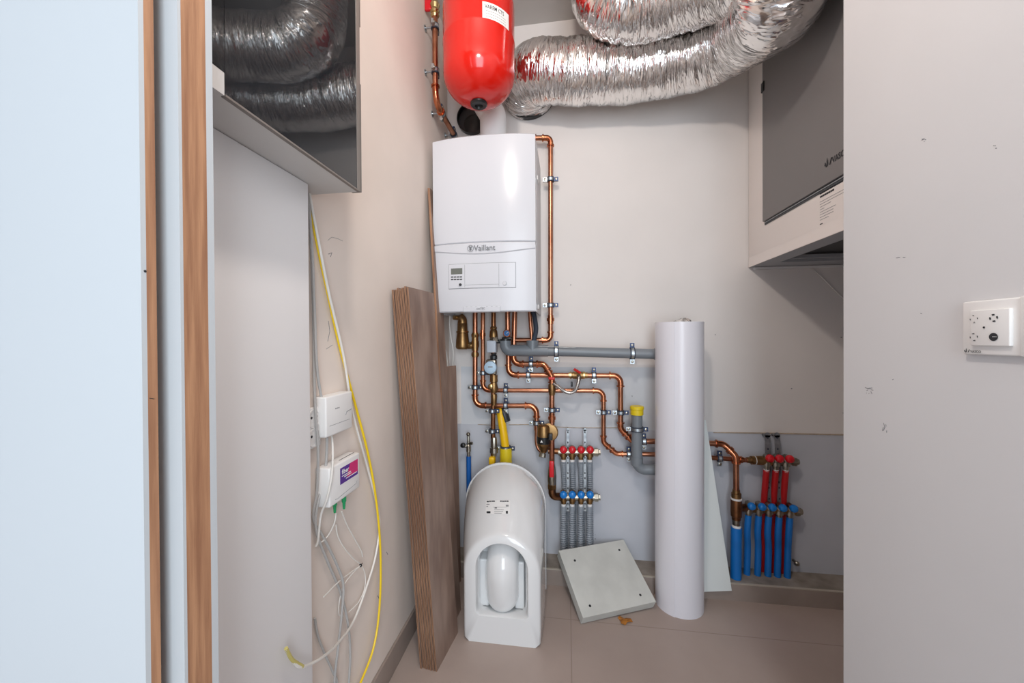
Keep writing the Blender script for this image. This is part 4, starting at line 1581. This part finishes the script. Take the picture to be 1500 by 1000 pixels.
# ================================================================== WALL CONTROL (right)
s0, s1_ = PX(1411.5, 518.5, XR - .006), PX(1411.5, 442.5, XR - .006)
t = Thing('wall_control', 'white wall switch panel with four button symbols on the right wall', 'switch')
zc_ = (s0.z + s1_.z) / 2
hh = (s1_.z - s0.z) / 2
yL = s0.y
fr_ = t.part('frame', 'white_plastic')
ye = PX(1496, 475, XR - .008).y
fr_.rbox((XR - .008, ye, zc_ - hh), (XR, yL, zc_ + hh), .0025)
fr2 = t.part('blank_frame', 'white_plastic')
fr2.rbox((XR - .0095, ye - .075, zc_ - hh - .001), (XR, ye + .001, zc_ + hh + .001), .0025)
bt = t.part('button_plate', 'white_plastic')
b0, b1 = PX(1421, 506, XR - .0125), PX(1479, 451, XR - .0125)
b0 = V((XR - .0125, b0.y, b0.z)); b1 = V((XR - .0125, b1.y, b1.z))
bt.rbox((XR - .0125, b1.y, b0.z), (XR - .007, b0.y, b1.z), .0012)
XS = XR - .013


def sym(px, py):
    return PX(px, py, XS)


for (px, py, w) in ((1426.5, 467, .32), (1455.5, 465.5, .55), (1426.5, 493.5, .42)):
    c = sym(px, py)
    s_b = t.part('symbol', 'print', of=bt)
    for k in range(4):
        a0_ = PI / 2 * k - w * .65 - PI / 8 + .12
        n_ = 5
        pts_o, pts_i = [], []
        for j in range(n_ + 1):
            a = a0_ + w * 1.3 * j / n_ + PI / 4 * (.5)
            pts_o.append(c + V((0, -.0055 * math.cos(a), .0055 * math.sin(a))))
            pts_i.append(c + V((0, -(.0055 - .0009 - .001 * (w > .5)) * math.cos(a), (.0055 - .0009 - .001 * (w > .5)) * math.sin(a))))
        s_b.prism(pts_o + pts_i[::-1], (-.0003, 0, 0))
c = sym(1455.3, 493.3)
t.part('symbol', 'print', of=bt).prism([c + V((0, -.0056 * math.cos(2 * PI * k / 24), .0056 * math.sin(2 * PI * k / 24))) for k in range(24)], (-.0003, 0, 0))
t.part('symbol_hand', 'white_print', of=bt).prism([c + V((-.0005, .001, .0006)), c + V((-.0005, -.0045, .0004)), c + V((-.0005, -.0045, 0)), c + V((-.0005, .001, 0))], (-.0002, 0, 0))
c = sym(1441.3, 479.3)
t.part('indicator', 'print', of=bt).prism([c + V((0, -.0014 * math.cos(2 * PI * k / 12), .0014 * math.sin(2 * PI * k / 12))) for k in range(12)], (-.0003, 0, 0))
xs_ = XR - .0083
a = PX(1412.5, 516, xs_)
lt = t.part('lettering', 'print')
for poly in (((0, .30), (.22, .16), (.30, 0), (.36, .06), (.30, .35), (.10, .62)), ((.34, .05), (.52, .1), (.60, .34), (.52, .62), (.46, 1.0), (.38, .6), (.48, .36)), ((.80, .06), (.94, .06), (1.22, .72), (1.08, .72))):
    lt.prism([a + V((0, -p[0] * .0065, p[1] * .0065)) for p in poly], (-.0002, 0, 0))
lt.text('VASCO', .0052, a + V((0, -.0088, 0)), (0, -1, 0), UP, .0002, bold=.01, squash=.9)
t.done()

# ================================================================== DISTRIBUTION CABINET (left)
XG = -.439
cg = PX(528, 281, XG)
cz, cy = cg.z, cg.y
t = Thing('distribution_cabinet', 'wall cabinet with smoked glass door at the upper left', 'cabinet', base=V((XL, .6, cz)))
yn = .4165
bd = t.part('housing', 'cab_white')
bd.box((XL, yn, cz), (XG - .006, cy - .0015, 2.30))
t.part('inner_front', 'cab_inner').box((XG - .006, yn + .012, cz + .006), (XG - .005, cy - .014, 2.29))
gl = t.part('glass_door', 'smoked')
yg = PX(330, 142, XG).y
gl.box((XG - .004, yg, cz + .002), (XG, cy - .0135, 2.30))
# upper glass reaches further to the near end
zs_ = PX(322, 100, XG).z
gl2 = t.part('glass_door', 'smoked')
gl2.box((XG - .004, yn, zs_), (XG, yg - .0006, 2.30))
t.part('corner_post', 'cab_white').box((XG - .006, yn, cz), (XG - .0005, yg - .0006, zs_ - .001))
fr_ = t.part('door_frame', 'cab_frame')
fr_.box((XG - .006, cy - .013, cz), (XG + .001, cy, 2.30))
fr_.box((XG - .006, yg, cz - .001), (XG + .0008, cy, cz + .0018))
for (pa_, pb_z) in ((38, 2.30), (281, PX(526, 122, XG).z)):
    z = PX(526, pa_, XG).z
    t.part('hinge', 'cab_frame').box((XG - .02, cy - .001, max(z, cz)), (XG + .001, cy + .0035, pb_z))
t.done()

XPn = -.52
pe = PX(451.5, 268, XPn)
t = Thing('cover_panel', 'tall plain white panel standing under the distribution cabinet', 'panel')
t.part('panel', 'white_panel').rbox((XPn - .018, yn, 0), (XPn, pe.y, cz - .001), .0015)
t.done()

# sockets
XW = XL
def wallbox(t, name, m, x0, y0, x1, y1, depth, r=.003, of=None, label=None, base=0.0):
    X = XL + depth
    a, c = PX(x0, y0, X), PX(x1, y1, X)
    za = min(a.z, c.z); zb2 = max(a.z, c.z)
    b = t.part(name, m, label, of)
    b.rbox((XL + base, min(a.y, c.y), za), (X, max(a.y, c.y), zb2), r)
    return b, X, min(a.y, c.y), max(a.y, c.y), za, zb2


t = Thing('wall_socket', 'white double wall socket half hidden behind the tall white panel', 'socket')
pw, X_, ya, yb_, za, zb2 = wallbox(t, 'plate', 'white_plastic', 447, 662, 470, 594, .012)
for s_ in (.27, .73):
    c = V((X_, yb_ - .024, za + (zb2 - za) * s_))
    sk = t.part('socket_well', 'white_plastic', of=pw)
    sk.ring(c, RT, .017, .021, .003, 24)
    for dy in (-.0085, .0085):
        t.part('pin_hole', 'dark', of=sk).cyl(c + V((-.001, dy, .003)), c + V((.0006, dy, .003)), .003, 10)
t.done()

t = Thing('network_box', 'upper white junction box on the left wall, above the fiber box', 'box')
X1 = XL + .032
ca, cb_ = PX(478, 636, X1), PX(516, 571.5, X1)
zlo = PX(497, 634, X1).z; zhi = PX(497, 577, X1).z
bx_ = t.part('cover', 'white_plastic')
bx_.rbox((XL, ca.y, zlo), (X1, cb_.y, zhi), .004)
c = PX(513, 602, X1)
t.part('notch', 'print_mid').tube([c + V((.0002, -.020, -.006)), c + V((.0004, -.016, .002)), c + V((.0004, .004, .005))], .0008, 6)
t.part('seam', 'print_mid').box((X1 - .0003, ca.y + .012, zlo + .024), (X1 + .0004, cb_.y - .012, zlo + .0248))
c = PX(494, 592, X1)
t.part('small_print', 'print').text('ORES', .009, c + V((.0002, -.008, -.008)), (0, 1, 0), UP, .0004) if False else None
sm_ = t.part('small_print', 'print_mid')
for k in range(3):
    sm_.box((X1 - .0002, c.y - .008 + .006 * k, c.z - .010), (X1 + .0004, c.y - .0035 + .006 * k, c.z - .0075))
t.done()

t = Thing('fiber_box', 'lower white box with purple fiber sticker on the left wall', 'box')
X2 = XL + .036
ca, cb_ = PX(483, 735, X2), PX(527, 669, X2)
zlo = PX(505, 729, X2).z; zhi = PX(505, 674, X2).z
bx_ = t.part('cover', 'white_plastic')
bx_.rbox((XL, ca.y, zlo), (X2, cb_.y, zhi), .004)
s0 = PX(498.5, 705, X2 + .0004); s1_ = PX(524, 675, X2 + .0004)
sz0 = PX(511, 702, X2).z; sz1 = PX(511, 679, X2).z
stk = t.part('sticker', 'purple', 'purple and magenta sticker')
stk.box((X2 - .0002, s0.y, sz0), (X2 + .0004, s1_.y, sz1))
mg = t.part('sticker_band', 'magenta', of=stk)
w_ = s1_.y - s0.y; hgt = sz1 - sz0
mg.prism([(X2 + .0005, s0.y + w_ * .35, sz0 + hgt * .25), (X2 + .0005, s1_.y, sz0 + hgt * .2), (X2 + .0005, s1_.y, sz1), (X2 + .0005, s0.y + w_ * .55, sz1)], (.0002, 0, 0))
tf = t.part('sticker_lettering', 'white_print', of=stk)
tf.text('fiber', hgt * .40, (X2 + .0008, s0.y + w_ * .07, sz0 + hgt * .60), (0, 1, 0), UP, .0004, bold=.02, squash=1.05)
for (u_, v_, l) in ((.08, .45, .5), (.3, .18, .62), (.2, .34, .4)):
    tf.box((X2 + .0007, s0.y + w_ * u_, sz0 + hgt * v_), (X2 + .0011, s0.y + w_ * (u_ + l), sz0 + hgt * (v_ + .04)))
t.part('slot', 'dark').box((X2 - .014, ca.y + (cb_.y - ca.y) * .45, zhi - .0006), (X2 - .012, cb_.y - .006, zhi + .0005))
ln_ = t.part('cover_line', 'print_mid')
ln_.tube([V((X2, ca.y + .02, zlo + .012)), V((X2, ca.y + .028, zlo + .010)), V((X2, cb_.y - .018, zlo + .016)), V((X2, cb_.y - .014, zlo + .022))], .0005, 6)
for px in (492.5, 500.5):
    q = PX(px, 733 if px < 495 else 731, XL + .018)
    q = V((XL + .018 + (.006 if px > 495 else -.004), q.y, zlo))
    t.part('fiber_plug', 'green').lathe(q + V((0, 0, .002)), -UP, [(0, .0055), (.018, .0055), (.02, .004), (.036, .0028), (.036, .001)], 10)
t.done()


# ---- cables on the left wall
def cable(name, label, m, pts, r, group='cables on the left wall', floor_end=False, extra=None):
    P_ = [PX(x, y, XL + o) for (x, y, o) in pts]
    if floor_end:
        q = P_[-1]
        P_.append(V((q.x, q.y - .01, .10)))
        P_.append(V((q.x + .01, q.y - .03, r)))
    t = Thing(name, label, 'cable', group)
    t.part('sheath', m).tube(smooth(P_, 10), r, 8)
    if extra:
        extra(t, P_)
    t.done()


cable('yellow_cable', 'long yellow cable arcing down the left wall', 'yellow_cable', [(451, 282, .006), (462, 345, .006), (478, 420, .006), (497, 505, .006), (521, 595, .008), (538, 660, .012), (550, 725, .014), (557, 800, .014), (556.5, 880, .014), (548, 945, .014), (528, 1000, .014), (500, 1060, .016)], .0032, floor_end=True)
cable('network_cable', 'white cable beside the yellow cable, ending loose in front of the white panel', 'white_cable', [(453, 282, .012), (466, 350, .012), (482, 430, .012), (503, 520, .012), (516, 600, .010), (533, 665, .008), (549, 725, .007), (556, 765, .007), (551, 810, .008), (540, 850, .010), (520, 905, .014), (500, 936, .030), (474, 961, .050), (443, 976, .058), (428, 966, .058), (419, 950, .060)], .0030,
      extra=lambda t, P_: t.part('cut_end', 'sheath_yellowed', 'yellowed bare end').tube(smooth([P_[-3] + V((.0004, 0, .0003)), P_[-2] + V((.0003, 0, 0)), P_[-1] + V((0, 0, .001))], 6), .0033, 10))
cable('network_cable', 'grey cable hanging straight at the panel edge, left of the sockets', 'grey_cable', [(450, 282, .006), (455, 350, .006), (459, 450, .006), (460, 540, .007), (462, 600, .018), (466, 660, .018), (464, 720, .012), (459, 760, .008), (474, 787, .010), (494, 828, .014), (503, 858, .018), (500, 905, .016), (495, 950, .014), (490, 1000, .014)], .0030, floor_end=True)
cable('network_cable', 'grey cable curling left of the white boxes and down to the floor', 'grey_cable', [(451, 282, .010), (457, 360, .010), (461, 460, .012), (465, 545, .014), (476, 610, .018), (479, 650, .018), (475, 700, .014), (464, 745, .010), (464, 780, .010), (481, 825, .010), (499, 868, .010), (510, 915, .012), (513, 960, .012), (511, 1000, .012)], .0030, floor_end=True)
cable('network_cable', 'short grey cable low beside the white panel near the floor', 'grey_cable', [(461, 905, .006), (466, 932, .006), (477, 960, .008), (488, 985, .010), (494, 1005, .012)], .0026, floor_end=True)
cable('network_cable', 'white cable dropping from the upper box past the fiber box', 'white_cable', [(486, 637, .016), (487.5, 660, .030), (486, 695, .041), (479, 730, .036), (470, 755, .020), (466, 790, .012), (463, 800, .008)], .0024)
cable('fiber_cable', 'thin white fiber from the left green plug', 'white_cable', [(492.5, 751, .014), (490, 765, .014), (482, 782, .012), (472, 793, .010), (463, 797, .008)], .0016)
cable('fiber_cable', 'thin white fiber slanting down from the right green plug', 'white_cable', [(500.5, 749, .024), (508, 768, .018), (519, 788, .012), (529, 806, .008), (531, 815, .006)], .0016)
cable('fiber_cable', 'thin white fiber looping below the fiber box through a black tie', 'white_cable', [(492, 768, .006), (495, 785, .008), (505, 803, .010), (519, 819, .010), (529, 827, .010), (535, 842, .010), (534, 862, .010), (525, 882, .010), (511, 896, .008)], .0014)
cable('fiber_cable', 'thin white fiber running left and down from the black tie', 'white_cable', [(529, 827, .012), (514, 838, .012), (496, 852, .014), (474, 874, .018)], .0014)
cable('fiber_cable', 'thin white fiber hooking down and round from the black tie', 'white_cable', [(528, 828, .014), (516, 840, .012), (503, 858, .010), (497, 882, .008), (497, 900, .006), (503, 902, .006)], .0012)
q = PX(528, 828, XL + .012)
t = Thing('cable_tie', 'small black tie bundling the thin white fibers', 'tie')
t.part('knot', 'black').ball(q, .0042)
t.part('tail', 'black').tube([q, q + V((.003, .006, .004))], .0008, 6)
t.part('tail', 'black').tube([q, q + V((.003, -.008, .008))], .0008, 6)
t.done()

# ================================================================== LIGHT
w = bpy.data.worlds.new('world')
bpy.context.scene.world = w
w.use_nodes = True
bg = w.node_tree.nodes['Background']
bg.inputs['Color'].default_value = (0.80, 0.88, 1.0, 1)
bg.inputs['Strength'].default_value = 0.85


def area(name, loc, target, sx, sy, power, col):
    l = bpy.data.lights.new(name, 'AREA')
    l.shape = 'RECTANGLE'
    l.size, l.size_y = sx, sy
    l.energy = power
    l.color = col
    o = bpy.data.objects.new(name, l)
    C.objects.link(o)
    o.location = loc
    o.rotation_euler = (V(target) - V(loc)).to_track_quat('-Z', 'Y').to_euler()
    return o


area('window_daylight', (.42, -1.35, 1.35), (-.25, 1.2, .9), 1.1, 2.0, 44, (0.82, 0.92, 1.0))
l = bpy.data.lights.new('ceiling_lamp', 'POINT')
l.energy = 24
l.shadow_soft_size = .05
l.color = (1.0, 0.90, 0.82)
o = bpy.data.objects.new('ceiling_lamp', l)
C.objects.link(o)
o.location = (-.10, .32, 2.2)

sc_ = bpy.context.scene
sc_.view_settings.view_transform = 'Standard'
sc_.view_settings.look = 'None'
sc_.view_settings.gamma = 1.0
sc_.view_settings.exposure = 0.06
